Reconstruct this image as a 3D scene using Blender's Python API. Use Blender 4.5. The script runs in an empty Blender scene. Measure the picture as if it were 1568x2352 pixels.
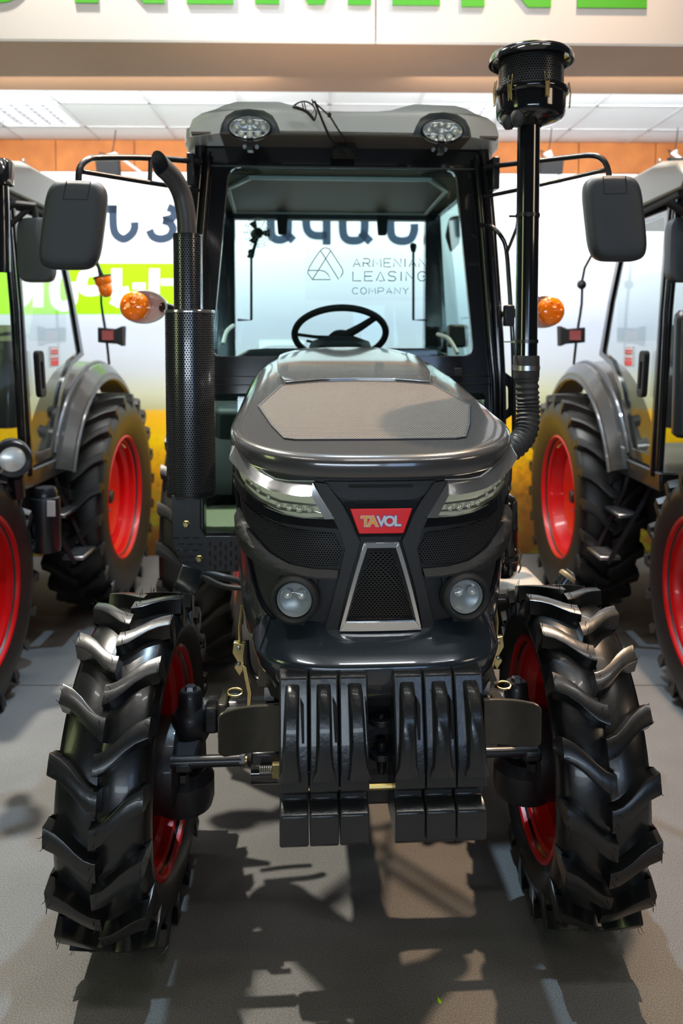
import bpy, bmesh, math, random
from mathutils import Vector, Matrix
from mathutils.geometry import tessellate_polygon
random.seed(4)
SC = bpy.context.scene
COL = SC.collection
PI = math.pi
R = math.radians

# ------------------------------------------------------------------ camera
F = 1820.0; PITCH = R(3.0); HOR = 780.0; CY = HOR + F*math.tan(PITCH); CX = 784.0; EYE = 1.758
cam = bpy.data.cameras.new('camera'); camo = bpy.data.objects.new('camera', cam); COL.objects.link(camo)
cam.sensor_fit = 'VERTICAL'; cam.sensor_height = 36.0; cam.lens = 36.0*F/2352.0
cam.shift_y = (CY-1176.0)/2352.0
camo.location = (0, 0, EYE); camo.rotation_euler = (R(90)-PITCH, 0, 0)
cam.clip_start = 0.05; cam.clip_end = 100
cam.dof.use_dof = True; cam.dof.focus_distance = 2.12; cam.dof.aperture_fstop = 2.6
SC.camera = camo

# ------------------------------------------------------------------ world, lights, exposure
w = bpy.data.worlds.new('hall'); SC.world = w; w.use_nodes = True
wn = w.node_tree.nodes; wl = w.node_tree.links
bg = wn['Background']; bg.inputs[1].default_value = 1.0
bg.inputs[0].default_value = (0.02, 0.02, 0.021, 1)
SC.view_settings.view_transform = 'Standard'; SC.view_settings.look = 'None'
SC.view_settings.gamma = 1.0; SC.view_settings.use_curve_mapping = False
SC.view_settings.exposure = 0.0

def aim(o, tgt):
    o.rotation_euler = (Vector(tgt)-o.location).to_track_quat('-Z', 'Y').to_euler()
def area(name, loc, tgt, power, col, sx, sy):
    l = bpy.data.lights.new(name, 'AREA'); l.shape = 'RECTANGLE'; l.size = sx; l.size_y = sy
    l.energy = power; l.color = col
    o = bpy.data.objects.new(name, l); COL.objects.link(o); o.location = loc; aim(o, tgt); return o
def spot(name, loc, tgt, power, col, rad=0.05, ang=70, blend=0.8):
    l = bpy.data.lights.new(name, 'SPOT'); l.energy = power; l.color = col; l.shadow_soft_size = rad
    l.spot_size = R(ang); l.spot_blend = blend
    o = bpy.data.objects.new(name, l); COL.objects.link(o); o.location = loc; aim(o, tgt); return o
WARM = (1.0, 0.83, 0.66); COOL = (0.66, 0.84, 1.0); NEUT = (1.0, 0.97, 0.93)
# hall spots hung high over the stand
spot('hall_spot', (-1.7, 3.95, 5.7), (-0.35, 2.9, 0), 1750, (1.0, 0.93, 0.80), 0.04, 72)
spot('hall_spot', (1.5, 3.95, 5.7), (0.45, 2.9, 0), 1400, (1.0, 0.70, 0.46), 0.04, 72)
spot('hall_spot', (0.1, 3.7, 6.0), (0.0, 2.0, 0), 900, (0.55, 0.78, 1.0), 0.04, 85)
# added fill panels and highlight strips standing in for the unseen hall
area('hall_fill', (-4.2, 0.0, 2.3), (-0.4, 2.4, 1.0), 22, (0.85, 1.0, 0.45), 1.0, 1.8)
area('hall_fill', (-0.6, -5.0, 1.5), (0, 2.5, 1.2), 90, (0.75, 0.88, 1.0), 3.6, 0.5)  # added low panel, gives upright faces soft reflections
area('hall_fill', (4.2, -0.3, 3.2), (0.6, 2.4, 1.0), 26, (1.0, 0.78, 0.55), 1.2, 1.2)
area('hall_fill', (1.6, -3.5, 1.6), (0.5, 2.5, 1.0), 16, (0.45, 0.65, 1.0), 0.9, 1.4)
area('ceiling_fill', (0, -1.6, 6.6), (0, -1.6, 0), 32, (1.0, 0.93, 0.84), 6.5, 5.5)  # added soft panel in place of the bright hall ceiling
for lx in (-1.8, 0.6, 2.4):
    area('highlight_strip', (lx, 0.2, 6.2), (lx*0.6, 2.3, 0.5), 30, NEUT, 1.3, 0.16)  # added strips for highlights on glossy parts
# wash of the printed back wall and of the fascia
area('wall_wash', (-1.7, 4.7, 3.24), (-1.7, 6.4, 0.9), 112, (0.96, 0.98, 1.0), 2.6, 0.25)
area('wall_wash', (1.7, 4.7, 3.24), (1.7, 6.4, 0.9), 112, (0.96, 0.98, 1.0), 2.6, 0.25)
area('fascia_wash', (0, 2.2, 5.6), (0, 4.3, 3.9), 34, NEUT, 4.5, 0.3)

# ------------------------------------------------------------------ pixel helpers (photo 1568x2352 -> metres)
RX, RY, YAW = 0.063, 2.4, R(3.4)
def ray(u, v):
    a = (u-CX)/F; b = (v-CY)/F
    return (a, math.cos(PITCH)-b*math.sin(PITCH), -math.sin(PITCH)-b*math.cos(PITCH))
def W(u, v, Y):
    d = ray(u, v); t = Y/d[1]; return Vector((d[0]*t, Y, EYE+d[2]*t))
_c, _s = math.cos(YAW), math.sin(YAW)
def _rl(p): return (_c*p[0]+_s*p[1], -_s*p[0]+_c*p[1], p[2])
LO = _rl((-RX, -RY, EYE))
def L(u, v, y):
    d = _rl(ray(u, v)); t = (y-LO[1])/d[1]
    return Vector((LO[0]+d[0]*t, LO[1]+d[1]*t, LO[2]+d[2]*t))

# ------------------------------------------------------------------ materials
def mat(name, col, rough=0.5, metal=0.0, coat=0.0, spec=0.5, var=0.0, vscale=6.0, bump=0.0, bscale=200.0, emit=None, es=0.0, var_col=None, detail=4):
    m = bpy.data.materials.new(name); m.use_nodes = True
    nt = m.node_tree; n = nt.nodes; l = nt.links; b = n['Principled BSDF']
    b.inputs['Base Color'].default_value = (*col, 1); b.inputs['Roughness'].default_value = rough
    b.inputs['Metallic'].default_value = metal; b.inputs['Coat Weight'].default_value = coat
    b.inputs['Coat Roughness'].default_value = 0.05
    b.inputs['Specular IOR Level'].default_value = spec
    if emit: b.inputs['Emission Color'].default_value = (*emit, 1); b.inputs['Emission Strength'].default_value = es
    tc = n.new('ShaderNodeTexCoord')
    if var > 0:
        nz = n.new('ShaderNodeTexNoise'); nz.inputs['Scale'].default_value = vscale; nz.inputs['Detail'].default_value = detail
        l.new(tc.outputs['Object'], nz.inputs['Vector'])
        mx = n.new('ShaderNodeMix'); mx.data_type = 'RGBA'
        c2 = var_col or tuple(min(1, c*(1+var)) for c in col); c1 = col if var_col else tuple(c*(1-var) for c in col)
        mx.inputs[6].default_value = (*c1, 1); mx.inputs[7].default_value = (*c2, 1)
        l.new(nz.outputs['Fac'], mx.inputs[0]); l.new(mx.outputs[2], b.inputs['Base Color'])
    if bump > 0:
        nb = n.new('ShaderNodeTexNoise'); nb.inputs['Scale'].default_value = bscale; nb.inputs['Detail'].default_value = 3
        l.new(tc.outputs['Object'], nb.inputs['Vector'])
        bp = n.new('ShaderNodeBump'); bp.inputs['Strength'].default_value = bump; bp.inputs['Distance'].default_value = 0.002
        l.new(nb.outputs['Fac'], bp.inputs['Height']); l.new(bp.outputs[0], b.inputs['Normal'])
    return m

def math_node(nt, op, a, b=None, c=None):
    n = nt.nodes.new('ShaderNodeMath'); n.operation = op
    for i, x in enumerate((a, b, c)):
        if x is None: continue
        if isinstance(x, (int, float)): n.inputs[i].default_value = x
        else: nt.links.new(x, n.inputs[i])
    return n.outputs[0]

def perf(name, pitch, hole, col, holecol, rough=0.3, metal=0.6, coat=0.0, sx=1.0):
    """perforated sheet: hexagonal round holes, UV in metres"""
    m = mat(name, col, rough, metal, coat); nt = m.node_tree; n = nt.nodes; l = nt.links; b = n['Principled BSDF']
    uv = n.new('ShaderNodeUVMap'); sep = n.new('ShaderNodeSeparateXYZ'); l.new(uv.outputs[0], sep.inputs[0])
    u = math_node(nt, 'DIVIDE', sep.outputs[0], pitch*sx); v = math_node(nt, 'DIVIDE', sep.outputs[1], pitch*1.732)
    def cell(du, dv):
        fu = math_node(nt, 'SUBTRACT', math_node(nt, 'FRACT', math_node(nt, 'ADD', u, du)), 0.5)
        fv = math_node(nt, 'MULTIPLY', math_node(nt, 'SUBTRACT', math_node(nt, 'FRACT', math_node(nt, 'ADD', v, dv)), 0.5), 1.732)
        return math_node(nt, 'SQRT', math_node(nt, 'ADD', math_node(nt, 'MULTIPLY', fu, fu), math_node(nt, 'MULTIPLY', fv, fv)))
    d = math_node(nt, 'MINIMUM', cell(0, 0), cell(0.5, 0.5))
    mr = n.new('ShaderNodeMapRange'); mr.inputs[1].default_value = hole*0.8; mr.inputs[2].default_value = hole*1.15
    l.new(d, mr.inputs[0])
    mx = n.new('ShaderNodeMix'); mx.data_type = 'RGBA'; mx.inputs[6].default_value = (*holecol, 1); mx.inputs[7].default_value = (*col, 1)
    l.new(mr.outputs[0], mx.inputs[0]); l.new(mx.outputs[2], b.inputs['Base Color'])
    rr = n.new('ShaderNodeMapRange'); rr.inputs[3].default_value = 0.95; rr.inputs[4].default_value = rough
    l.new(mr.outputs[0], rr.inputs[0]); l.new(rr.outputs[0], b.inputs['Roughness'])
    sp = n.new('ShaderNodeMapRange'); sp.inputs[3].default_value = 0.0; sp.inputs[4].default_value = 0.5
    l.new(mr.outputs[0], sp.inputs[0]); l.new(sp.outputs[0], b.inputs['Specular IOR Level'])
    mm = n.new('ShaderNodeMapRange'); mm.inputs[3].default_value = 0.0; mm.inputs[4].default_value = metal
    l.new(mr.outputs[0], mm.inputs[0]); l.new(mm.outputs[0], b.inputs['Metallic'])
    if coat:
        cc = n.new('ShaderNodeMapRange'); cc.inputs[3].default_value = 0.0; cc.inputs[4].default_value = coat
        l.new(mr.outputs[0], cc.inputs[0]); l.new(cc.outputs[0], b.inputs['Coat Weight'])
    bp = n.new('ShaderNodeBump'); bp.inputs['Strength'].default_value = 0.6; bp.inputs['Distance'].default_value = 0.001
    l.new(mr.outputs[0], bp.inputs['Height']); l.new(bp.outputs[0], b.inputs['Normal'])
    return m

def glass(name, tint, refl=1.0, rough=0.0, ior=1.45):
    m = bpy.data.materials.new(name); m.use_nodes = True; nt = m.node_tree; n = nt.nodes; l = nt.links
    n.remove(n['Principled BSDF']); out = n['Material Output']
    t = n.new('ShaderNodeBsdfTransparent'); t.inputs[0].default_value = (*tint, 1)
    g = n.new('ShaderNodeBsdfGlossy'); g.inputs['Roughness'].default_value = rough
    fr = n.new('ShaderNodeFresnel'); ge = n.new('ShaderNodeNewGeometry')
    l.new(math_node(nt, 'ADD', ior, math_node(nt, 'MULTIPLY', ge.outputs['Backfacing'], 1/ior-ior)), fr.inputs[0])   # thin panes: same mirror share from both sides
    fac = math_node(nt, 'MULTIPLY', fr.outputs[0], refl)
    mx = n.new('ShaderNodeMixShader'); l.new(fac, mx.inputs[0]); l.new(t.outputs[0], mx.inputs[1]); l.new(g.outputs[0], mx.inputs[2])
    l.new(mx.outputs[0], out.inputs[0]); return m

M = {}
M['paint'] = mat('charcoal_paint', (0.088, 0.088, 0.09), 0.2, 0.4, 1.0, var=0.05, vscale=30)
M['paint_blue'] = mat('dark_slate_paint', (0.03, 0.042, 0.055), 0.22, 0.4, 1.0)
M['gloss'] = mat('gloss_black', (0.006, 0.007, 0.009), 0.12, 0.0, 1.0)
M['satin'] = mat('satin_black_metal', (0.012, 0.013, 0.016), 0.32, 0.0, 0.3, bump=0.1, bscale=90)
M['plastic'] = mat('textured_black_plastic', (0.018, 0.019, 0.021), 0.45, 0, 0, bump=0.35, bscale=700)
M['mirrorplastic'] = mat('mirror_housing_plastic', (0.035, 0.042, 0.05), 0.5, 0, 0, bump=0.25, bscale=600)
M['frame'] = mat('cab_frame_paint', (0.008, 0.009, 0.011), 0.18, 0, 0.8)
M['matte'] = mat('matte_black', (0.008, 0.008, 0.009), 0.75)
M['chrome'] = mat('chrome', (0.9, 0.91, 0.92), 0.13, 0.92)
M['steel'] = mat('steel', (0.45, 0.46, 0.48), 0.3, 1.0, var=0.15, vscale=20)
M['rubber'] = mat('tyre_rubber', (0.007, 0.0075, 0.008), 0.30, 0, 0.15, 0.55, var=0.25, vscale=9, bump=0.12, bscale=60)
M['rubber_old'] = mat('tyre_rubber_dusty', (0.016, 0.015, 0.0135), 0.42, 0, 0, 0.5, var=0.3, vscale=8, bump=0.2, bscale=60)
M['red'] = mat('red_rim_paint', (0.66, 0.002, 0.003), 0.36, 0, 0.25)
M['cast'] = mat('black_cast_iron', (0.022, 0.024, 0.027), 0.3, 0.25, 0.2, var=0.25, vscale=18, bump=0.45, bscale=70)
M['plate'] = mat('brown_black_plate', (0.075, 0.068, 0.052), 0.36, 0.5, 0, var=0.2, vscale=40, bump=0.2, bscale=300)
M['axle'] = mat('axle_black', (0.012, 0.012, 0.014), 0.45, 0, 0.1, bump=0.5, bscale=60, var=0.4, vscale=15)
M['zinc'] = mat('yellow_zinc', (0.75, 0.62, 0.3), 0.25, 1.0, var=0.25, vscale=30)
M['brass'] = mat('brass', (0.5, 0.38, 0.14), 0.35, 1.0)
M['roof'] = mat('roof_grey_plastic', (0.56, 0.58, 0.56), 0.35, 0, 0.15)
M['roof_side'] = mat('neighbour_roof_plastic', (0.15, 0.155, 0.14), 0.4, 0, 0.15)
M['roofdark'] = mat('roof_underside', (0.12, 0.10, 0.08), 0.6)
M['lining'] = mat('headlining', (0.07, 0.085, 0.075), 0.7)
M['interior'] = mat('interior_plastic', (0.014, 0.018, 0.02), 0.55)
M['hose'] = mat('rubber_hose', (0.03, 0.032, 0.034), 0.5, bump=0.1, bscale=100)
M['exhaust'] = mat('exhaust_pipe', (0.06, 0.06, 0.065), 0.42, 0.3, bump=0.1, bscale=100)
M['orange'] = mat('amber_lens', (0.95, 0.2, 0.005), 0.12, 0, 1.0, emit=(1.0, 0.16, 0.0), es=0.12)
M['lens'] = glass('clear_lens', (0.93, 0.95, 0.94), 1.2)
M['lens_yellow'] = glass('yellowish_lens', (0.985, 0.985, 0.93), 1.3, 0.03)
M['glass'] = glass('green_tinted_glass', (0.86, 0.955, 0.95), 1.0)
M['glass_side'] = glass('side_window_glass', (0.84, 0.95, 0.94), 1.0)
M['film'] = glass('clear_film', (0.985, 0.985, 0.99), 0.25)
M['led'] = mat('led_lens', (0.8, 0.82, 0.82), 0.08, 0.3, 1.0)
M['yellow'] = mat('led_chip', (0.9, 0.8, 0.2), 0.4)
M['bowl'] = mat('lamp_bowl', (0.8, 0.82, 0.82), 0.25, 0.35, 0.5)
M['bowl_yellow'] = mat('headlight_bowl', (0.92, 0.92, 0.86), 0.4, 0.0, 0.4)
M['frost'] = mat('frosted_bowl', (0.42, 0.45, 0.47), 0.3, 0.3)
M['glass_clear'] = glass('light_window_glass', (0.955, 0.985, 0.98), 0.9)
M['badge'] = mat('badge_red', (0.9, 0.002, 0.004), 0.35, emit=(1, 0, 0), es=0.0)
M['gold'] = mat('badge_orange', (0.95, 0.42, 0.05), 0.4)
M['silver'] = mat('badge_silver', (0.75, 0.76, 0.85), 0.35)
M['violet'] = mat('badge_violet', (0.2, 0.2, 0.55), 0.35)
M['ink'] = mat('sticker_ink', (0.02, 0.06, 0.07), 0.5)
M['white'] = mat('white_board', (0.58, 0.545, 0.53), 0.5)
M['green'] = mat('green_print', (0.05, 0.36, 0.004), 0.5)
M['lime'] = mat('lime_print', (0.30, 0.76, 0.0), 0.7, spec=0.2)
M['navy'] = mat('navy_print', (0.03, 0.05, 0.085), 0.7, spec=0.2)
M['printwhite'] = mat('white_print', (0.85, 0.87, 0.88), 0.5)
M['soffit'] = mat('beige_soffit', (0.19, 0.098, 0.045), 0.6, var=0.06, vscale=3)
M['orangepanel'] = mat('rusty_orange_panel', (0.26, 0.065, 0.01), 0.7, var=0.4, vscale=7, var_col=(0.50, 0.17, 0.03), bump=0.5, bscale=30)
M['tile'] = mat('ceiling_tile', (0.78, 0.80, 0.82), 0.7)
M['tbar'] = mat('ceiling_grid', (0.55, 0.56, 0.58), 0.4)
M['troffer'] = mat('light_panel', (0.9, 0.9, 0.9), 0.4, emit=(0.95, 0.98, 1.0), es=2.2)
M['fender'] = mat('fender_plastic', (0.05, 0.052, 0.055), 0.4, 0, 0.3, bump=0.1, bscale=200)
M['fenderpaint'] = mat('fender_paint', (0.04, 0.04, 0.036), 0.32, 0.0, 0.4)
M['cream'] = mat('cream_plastic', (0.34, 0.31, 0.2), 0.4)
M['redink'] = mat('red_sticker_ink', (0.8, 0.05, 0.05), 0.5)
M['guard'] = perf('perforated_black_guard', 0.0088, 0.31, (0.10, 0.105, 0.115), (0.001, 0.001, 0.001), 0.22, 0.7, 0.6)
M['hoodmesh'] = perf('hood_mesh', 0.0078, 0.33, (0.25, 0.225, 0.20), (0.004, 0.004, 0.004), 0.3, 0.6)
M['sidemesh'] = perf('side_mesh', 0.0060, 0.31, (0.045, 0.046, 0.05), (0.0015, 0.0015, 0.0015), 0.25, 0.3, 0.4)
M['grillemesh'] = perf('grille_mesh', 0.0060, 0.30, (0.022, 0.021, 0.02), (0.001, 0.001, 0.001), 0.35, 0.2)
M['fancage'] = mat('fan_cage_wire', (0.5, 0.5, 0.5), 0.3, 0.8)

# carpet: woven grey needle felt
def carpet_mat():
    m = mat('grey_carpet', (0.12, 0.12, 0.12), 0.95, spec=0.15); nt = m.node_tree; n = nt.nodes; l = nt.links; b = n['Principled BSDF']
    tc = n.new('ShaderNodeTexCoord')
    n1 = n.new('ShaderNodeTexNoise'); n1.inputs['Scale'].default_value = 320; n1.inputs['Detail'].default_value = 2
    n2 = n.new('ShaderNodeTexNoise'); n2.inputs['Scale'].default_value = 2.2; n2.inputs['Detail'].default_value = 5
    for q in (n1, n2): l.new(tc.outputs['Object'], q.inputs['Vector'])
    r1 = n.new('ShaderNodeMapRange'); r1.inputs[1].default_value = 0.3; r1.inputs[2].default_value = 0.7
    l.new(n1.outputs['Fac'], r1.inputs[0])
    m1 = n.new('ShaderNodeMix'); m1.data_type = 'RGBA'; m1.inputs[6].default_value = (0.085, 0.084, 0.082, 1); m1.inputs[7].default_value = (0.235, 0.232, 0.225, 1)
    l.new(r1.outputs[0], m1.inputs[0])
    m2 = n.new('ShaderNodeMix'); m2.data_type = 'RGBA'; m2.blend_type = 'MULTIPLY'; m2.inputs[0].default_value = 0.55
    r2 = n.new('ShaderNodeMapRange'); r2.inputs[1].default_value = 0.35; r2.inputs[2].default_value = 0.65; r2.inputs[3].default_value = 0.75; r2.inputs[4].default_value = 1.05
    l.new(n2.outputs['Fac'], r2.inputs[0]); l.new(m1.outputs[2], m2.inputs[6]); l.new(r2.outputs[0], m2.inputs[7])
    l.new(m2.outputs[2], b.inputs['Base Color'])
    bp = n.new('ShaderNodeBump'); bp.inputs['Strength'].default_value = 0.8; bp.inputs['Distance'].default_value = 0.002
    l.new(n1.outputs['Fac'], bp.inputs['Height']); l.new(bp.outputs[0], b.inputs['Normal'])
    return m
M['carpet'] = carpet_mat()

# printed banner: ripe field under a pale sky (object coordinates in metres)
def banner_mat():
    m = mat('printed_field_banner', (0.8, 0.8, 0.8), 0.7, spec=0.2); nt = m.node_tree; n = nt.nodes; l = nt.links; b = n['Principled BSDF']
    tc = n.new('ShaderNodeTexCoord'); sep = n.new('ShaderNodeSeparateXYZ'); l.new(tc.outputs['Object'], sep.inputs[0])
    z = sep.outputs[2]
    nz = n.new('ShaderNodeTexNoise'); nz.inputs['Scale'].default_value = 1.3; nz.inputs['Detail'].default_value = 3
    mp = n.new('ShaderNodeMapping'); mp.inputs['Scale'].default_value = (0.5, 1, 2.5); l.new(tc.outputs['Object'], mp.inputs[0]); l.new(mp.outputs[0], nz.inputs['Vector'])
    zz = math_node(nt, 'ADD', z, math_node(nt, 'MULTIPLY', math_node(nt, 'SUBTRACT', nz.outputs['Fac'], 0.5), 0.25))
    t = math_node(nt, 'DIVIDE', zz, 3.2)
    cr = n.new('ShaderNodeValToRGB'); l.new(t, cr.inputs[0]); e = cr.color_ramp.elements
    stops = [(0.0, (0.12, 0.045, 0.012)), (0.12, (0.30, 0.11, 0.015)), (0.22, (0.70, 0.28, 0.0)), (0.30, (0.80, 0.50, 0.0)), (0.345, (0.78, 0.40, 0.01)), (0.362, (0.75, 0.42, 0.03)),
             (0.372, (0.44, 0.42, 0.22)), (0.42, (0.52, 0.52, 0.36)), (0.48, (0.47, 0.50, 0.52)), (0.58, (0.46, 0.50, 0.58)), (0.68, (0.60, 0.63, 0.68)), (0.80, (0.84, 0.85, 0.86)), (1.0, (0.9, 0.9, 0.9))]
    e[0].position, e[0].color = stops[0][0], (*stops[0][1], 1); e[1].position, e[1].color = stops[-1][0], (*stops[-1][1], 1)
    for p_, c_ in stops[1:-1]:
        q = e.new(p_); q.color = (*c_, 1)
    # flowers and stalks, only in the field
    f = n.new('ShaderNodeTexNoise'); f.inputs['Scale'].default_value = 16; f.inputs['Detail'].default_value = 5; f.inputs['Roughness'].default_value = 0.7
    l.new(tc.outputs['Object'], f.inputs['Vector'])
    fr = n.new('ShaderNodeMapRange'); fr.inputs[1].default_value = 0.42; fr.inputs[2].default_value = 0.6; l.new(f.outputs['Fac'], fr.inputs[0])
    g = n.new('ShaderNodeTexNoise'); g.inputs['Scale'].default_value = 3.5; l.new(tc.outputs['Object'], g.inputs['Vector'])
    gc = n.new('ShaderNodeMix'); gc.data_type = 'RGBA'; gc.inputs[6].default_value = (0.16, 0.07, 0.012, 1); gc.inputs[7].default_value = (0.22, 0.24, 0.01, 1)
    gr = n.new('ShaderNodeMapRange'); gr.inputs[1].default_value = 0.42; gr.inputs[2].default_value = 0.62
    l.new(g.outputs['Fac'], gr.inputs[0]); l.new(gr.outputs[0], gc.inputs[0])
    # speckle fades towards the far edge of the field and is absent in the sky
    below = n.new('ShaderNodeMapRange'); below.inputs[1].default_value = 1.1; below.inputs[2].default_value = 0.35; below.inputs[3].default_value = 0.0; below.inputs[4].default_value = 0.85
    l.new(z, below.inputs[0])
    k = math_node(nt, 'MULTIPLY', below.outputs[0], math_node(nt, 'SUBTRACT', 1.0, fr.outputs[0]))
    mx = n.new('ShaderNodeMix'); mx.data_type = 'RGBA'; l.new(k, mx.inputs[0]); l.new(cr.outputs[0], mx.inputs[6]); l.new(gc.outputs[2], mx.inputs[7])
    l.new(mx.outputs[2], b.inputs['Base Color'])
    return m
M['banner'] = banner_mat()

# ------------------------------------------------------------------ geometry helpers
class G:
    def __init__(s): s.v = []; s.f = []; s.uv = None
    def add(s, vs, fs):
        o = len(s.v); s.v += [tuple(p) for p in vs]; s.f += [tuple(i+o for i in q) for q in fs]; return s
    def box(s, x0, x1, y0, y1, z0, z1):
        return s.add([(x0,y0,z0),(x1,y0,z0),(x1,y1,z0),(x0,y1,z0),(x0,y0,z1),(x1,y0,z1),(x1,y1,z1),(x0,y1,z1)],
                     [(0,3,2,1),(4,5,6,7),(0,1,5,4),(1,2,6,5),(2,3,7,6),(3,0,4,7)])
    def obox(s, c, size, rot=(0,0,0)):
        m = Matrix.Translation(c) @ (Matrix.Rotation(rot[2],4,'Z') @ Matrix.Rotation(rot[1],4,'Y') @ Matrix.Rotation(rot[0],4,'X'))
        g = G().box(-size[0]/2,size[0]/2,-size[1]/2,size[1]/2,-size[2]/2,size[2]/2)
        return s.add([m @ Vector(p) for p in g.v], g.f)
    def loft(s, rings, closed=True, cap=True):
        n = len(rings[0]); vs = [p for r in rings for p in r]; fs = []
        for i in range(len(rings)-1):
            for j in range(n if closed else n-1):
                k = (j+1) % n; fs.append((i*n+j, i*n+k, (i+1)*n+k, (i+1)*n+j))
        if cap and closed:
            fs.append(tuple(range(n))[::-1]); fs.append(tuple((len(rings)-1)*n+j for j in range(n)))
        return s.add(vs, fs)
    def tube(s, path, r, n=12, cap=True, smooth=0):
        P = [Vector(p) for p in path]
        if smooth: P = catmull(P, smooth)
        rs = r if isinstance(r, (list, tuple)) else [r]*len(P)
        if len(rs) != len(P): rs = [rs[min(len(rs)-1, int(i*(len(rs)-1)/max(1, len(P)-1)+0.5))] for i in range(len(P))]
        t0 = (P[1]-P[0]).normalized(); a = Vector((0,0,1)) if abs(t0.z) < 0.9 else Vector((1,0,0))
        nrm = t0.cross(a).normalized(); rings = []
        for i, p in enumerate(P):
            t = (P[min(i+1, len(P)-1)]-P[max(i-1, 0)]).normalized()
            nrm = (nrm - t*nrm.dot(t)).normalized(); bn = t.cross(nrm)
            rings.append([p + (nrm*math.cos(2*PI*k/n)+bn*math.sin(2*PI*k/n))*rs[i] for k in range(n)])
        return s.loft(rings, True, cap)
    def lathe(s, prof, n=32, m=None, a0=0, a1=2*PI):
        """profile (r, h) turned round z, then placed by matrix m"""
        m = m or Matrix(); full = abs(a1-a0-2*PI) < 1e-6; k = n if full else n+1
        rings = [[m @ Vector((r*math.cos(a0+(a1-a0)*j/n), r*math.sin(a0+(a1-a0)*j/n), h)) for j in range(k)] for r, h in prof]
        return s.loft(rings, full, False)
    def prism(s, poly, h0, h1, fn):
        n = len(poly); vs = [fn(a, b, h0) for a, b in poly]+[fn(a, b, h1) for a, b in poly]
        fs = [tuple(range(n))[::-1], tuple(range(n, 2*n))]+[(i, (i+1) % n, n+(i+1) % n, n+i) for i in range(n)]
        return s.add(vs, fs)
    def xf(s, m): s.v = [tuple(m @ Vector(p)) for p in s.v]; return s

def catmull(P, k):
    out = []
    for i in range(len(P)-1):
        a = P[max(i-1, 0)]; b = P[i]; c = P[i+1]; d = P[min(i+2, len(P)-1)]
        for j in range(k):
            t = j/k; out.append(0.5*((2*b)+(c-a)*t+(2*a-5*b+4*c-d)*t*t+(3*b-a-3*c+d)*t**3))
    out.append(P[-1]); return out
def XZ(a, b, h): return (a, h, b)        # polygon in x-z, depth along y
def YZ(a, b, h): return (h, a, b)        # polygon in y-z, depth along x
def XY(a, b, h): return (a, b, h)
def rotm(axis, ang): return Matrix.Rotation(ang, 4, axis)
def place(loc, d, up=None):
    """matrix whose z axis is along d, at loc"""
    q = Vector(d).to_track_quat('Z', 'Y').to_matrix().to_4x4(); return Matrix.Translation(loc) @ q

def mesh_of(name, g, m, smooth=35, bev=0, seg=2):
    me = bpy.data.meshes.new(name)
    me.from_pydata([tuple(p) for p in g.v], [], g.f); me.validate(); me.update()
    bm = bmesh.new(); bm.from_mesh(me)
    bmesh.ops.recalc_face_normals(bm, faces=bm.faces); bm.to_mesh(me); bm.free()
    if smooth:
        me.polygons.foreach_set('use_smooth', [True]*len(me.polygons))
        me.set_sharp_from_angle(angle=R(smooth))
    if g.uv:
        ul = me.uv_layers.new(name='UVMap')
        for lp in me.loops: ul.data[lp.index].uv = g.uv[lp.vertex_index]
    if m: me.materials.append(m)
    return me
def ob(name, g, m, parent=None, smooth=35, bev=0, seg=2, label=None, kind=None, loc=None, rot=None):
    me = g if isinstance(g, bpy.types.Mesh) else mesh_of(name, g, m, smooth)
    o = bpy.data.objects.new(name, me); COL.objects.link(o); o.parent = parent
    if bev:
        b = o.modifiers.new('bevel', 'BEVEL'); b.width = bev; b.segments = seg; b.limit_method = 'ANGLE'; b.angle_limit = R(40); b.harden_normals = False
    if label: o['label'] = label
    if kind: o['kind'] = kind
    if loc is not None: o.location = loc
    if rot is not None: o.rotation_euler = rot
    return o
def thing(name, label, cat, loc=(0,0,0), rz=0, group=None):
    o = bpy.data.objects.new(name, None); COL.objects.link(o); o.location = loc; o.rotation_euler = (0, 0, rz)
    o.empty_display_size = 0.1; o['label'] = label; o['category'] = cat
    if group: o['group'] = group
    return o
def tagt(o, label, cat, group=None):
    o['label'] = label; o['category'] = cat
    if group: o['group'] = group
    return o
def struct(name, g, m, parent=None, **k):
    o = ob(name, g, m, parent, **k)
    if parent is None: o['kind'] = 'structure'
    return o

def patch(poly, fn, step, off, thick, uvs=(1, 1)):
    """polygon in (a,b) draped on surface fn(a,b,offset) with real thickness"""
    bm = bmesh.new(); vs = [bm.verts.new((a, b, 0)) for a, b in poly]
    tris = tessellate_polygon([[Vector((a, b, 0)) for a, b in poly]])
    for t in tris:
        try: bm.faces.new([vs[i] for i in t])
        except ValueError: pass
    for ax in (0, 1):
        lo = min(p[ax] for p in poly); hi = max(p[ax] for p in poly); st = step[ax]; c = math.ceil(lo/st)*st
        while c < hi:
            co = [0, 0, 0]; no = [0, 0, 0]; co[ax] = c; no[ax] = 1
            bmesh.ops.bisect_plane(bm, geom=bm.verts[:]+bm.edges[:]+bm.faces[:], plane_co=co, plane_no=no, dist=1e-6)
            c += st
    bmesh.ops.remove_doubles(bm, verts=bm.verts, dist=1e-6)
    bm.verts.index_update()
    flat = [(p.co.x, p.co.y) for p in bm.verts]; n = len(flat)
    g = G(); g.uv = []
    for h in (off, off-thick):
        for a, b in flat: g.v.append(tuple(fn(a, b, h))); g.uv.append((a*uvs[0], b*uvs[1]))
    for f in bm.faces:
        idx = [q.index for q in f.verts]; g.f.append(tuple(idx)); g.f.append(tuple(i+n for i in idx[::-1]))
    for e in bm.edges:
        if len(e.link_faces) == 1:
            i, j = e.verts[0].index, e.verts[1].index; g.f.append((i, j, j+n, i+n))
    bm.free(); return g
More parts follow.
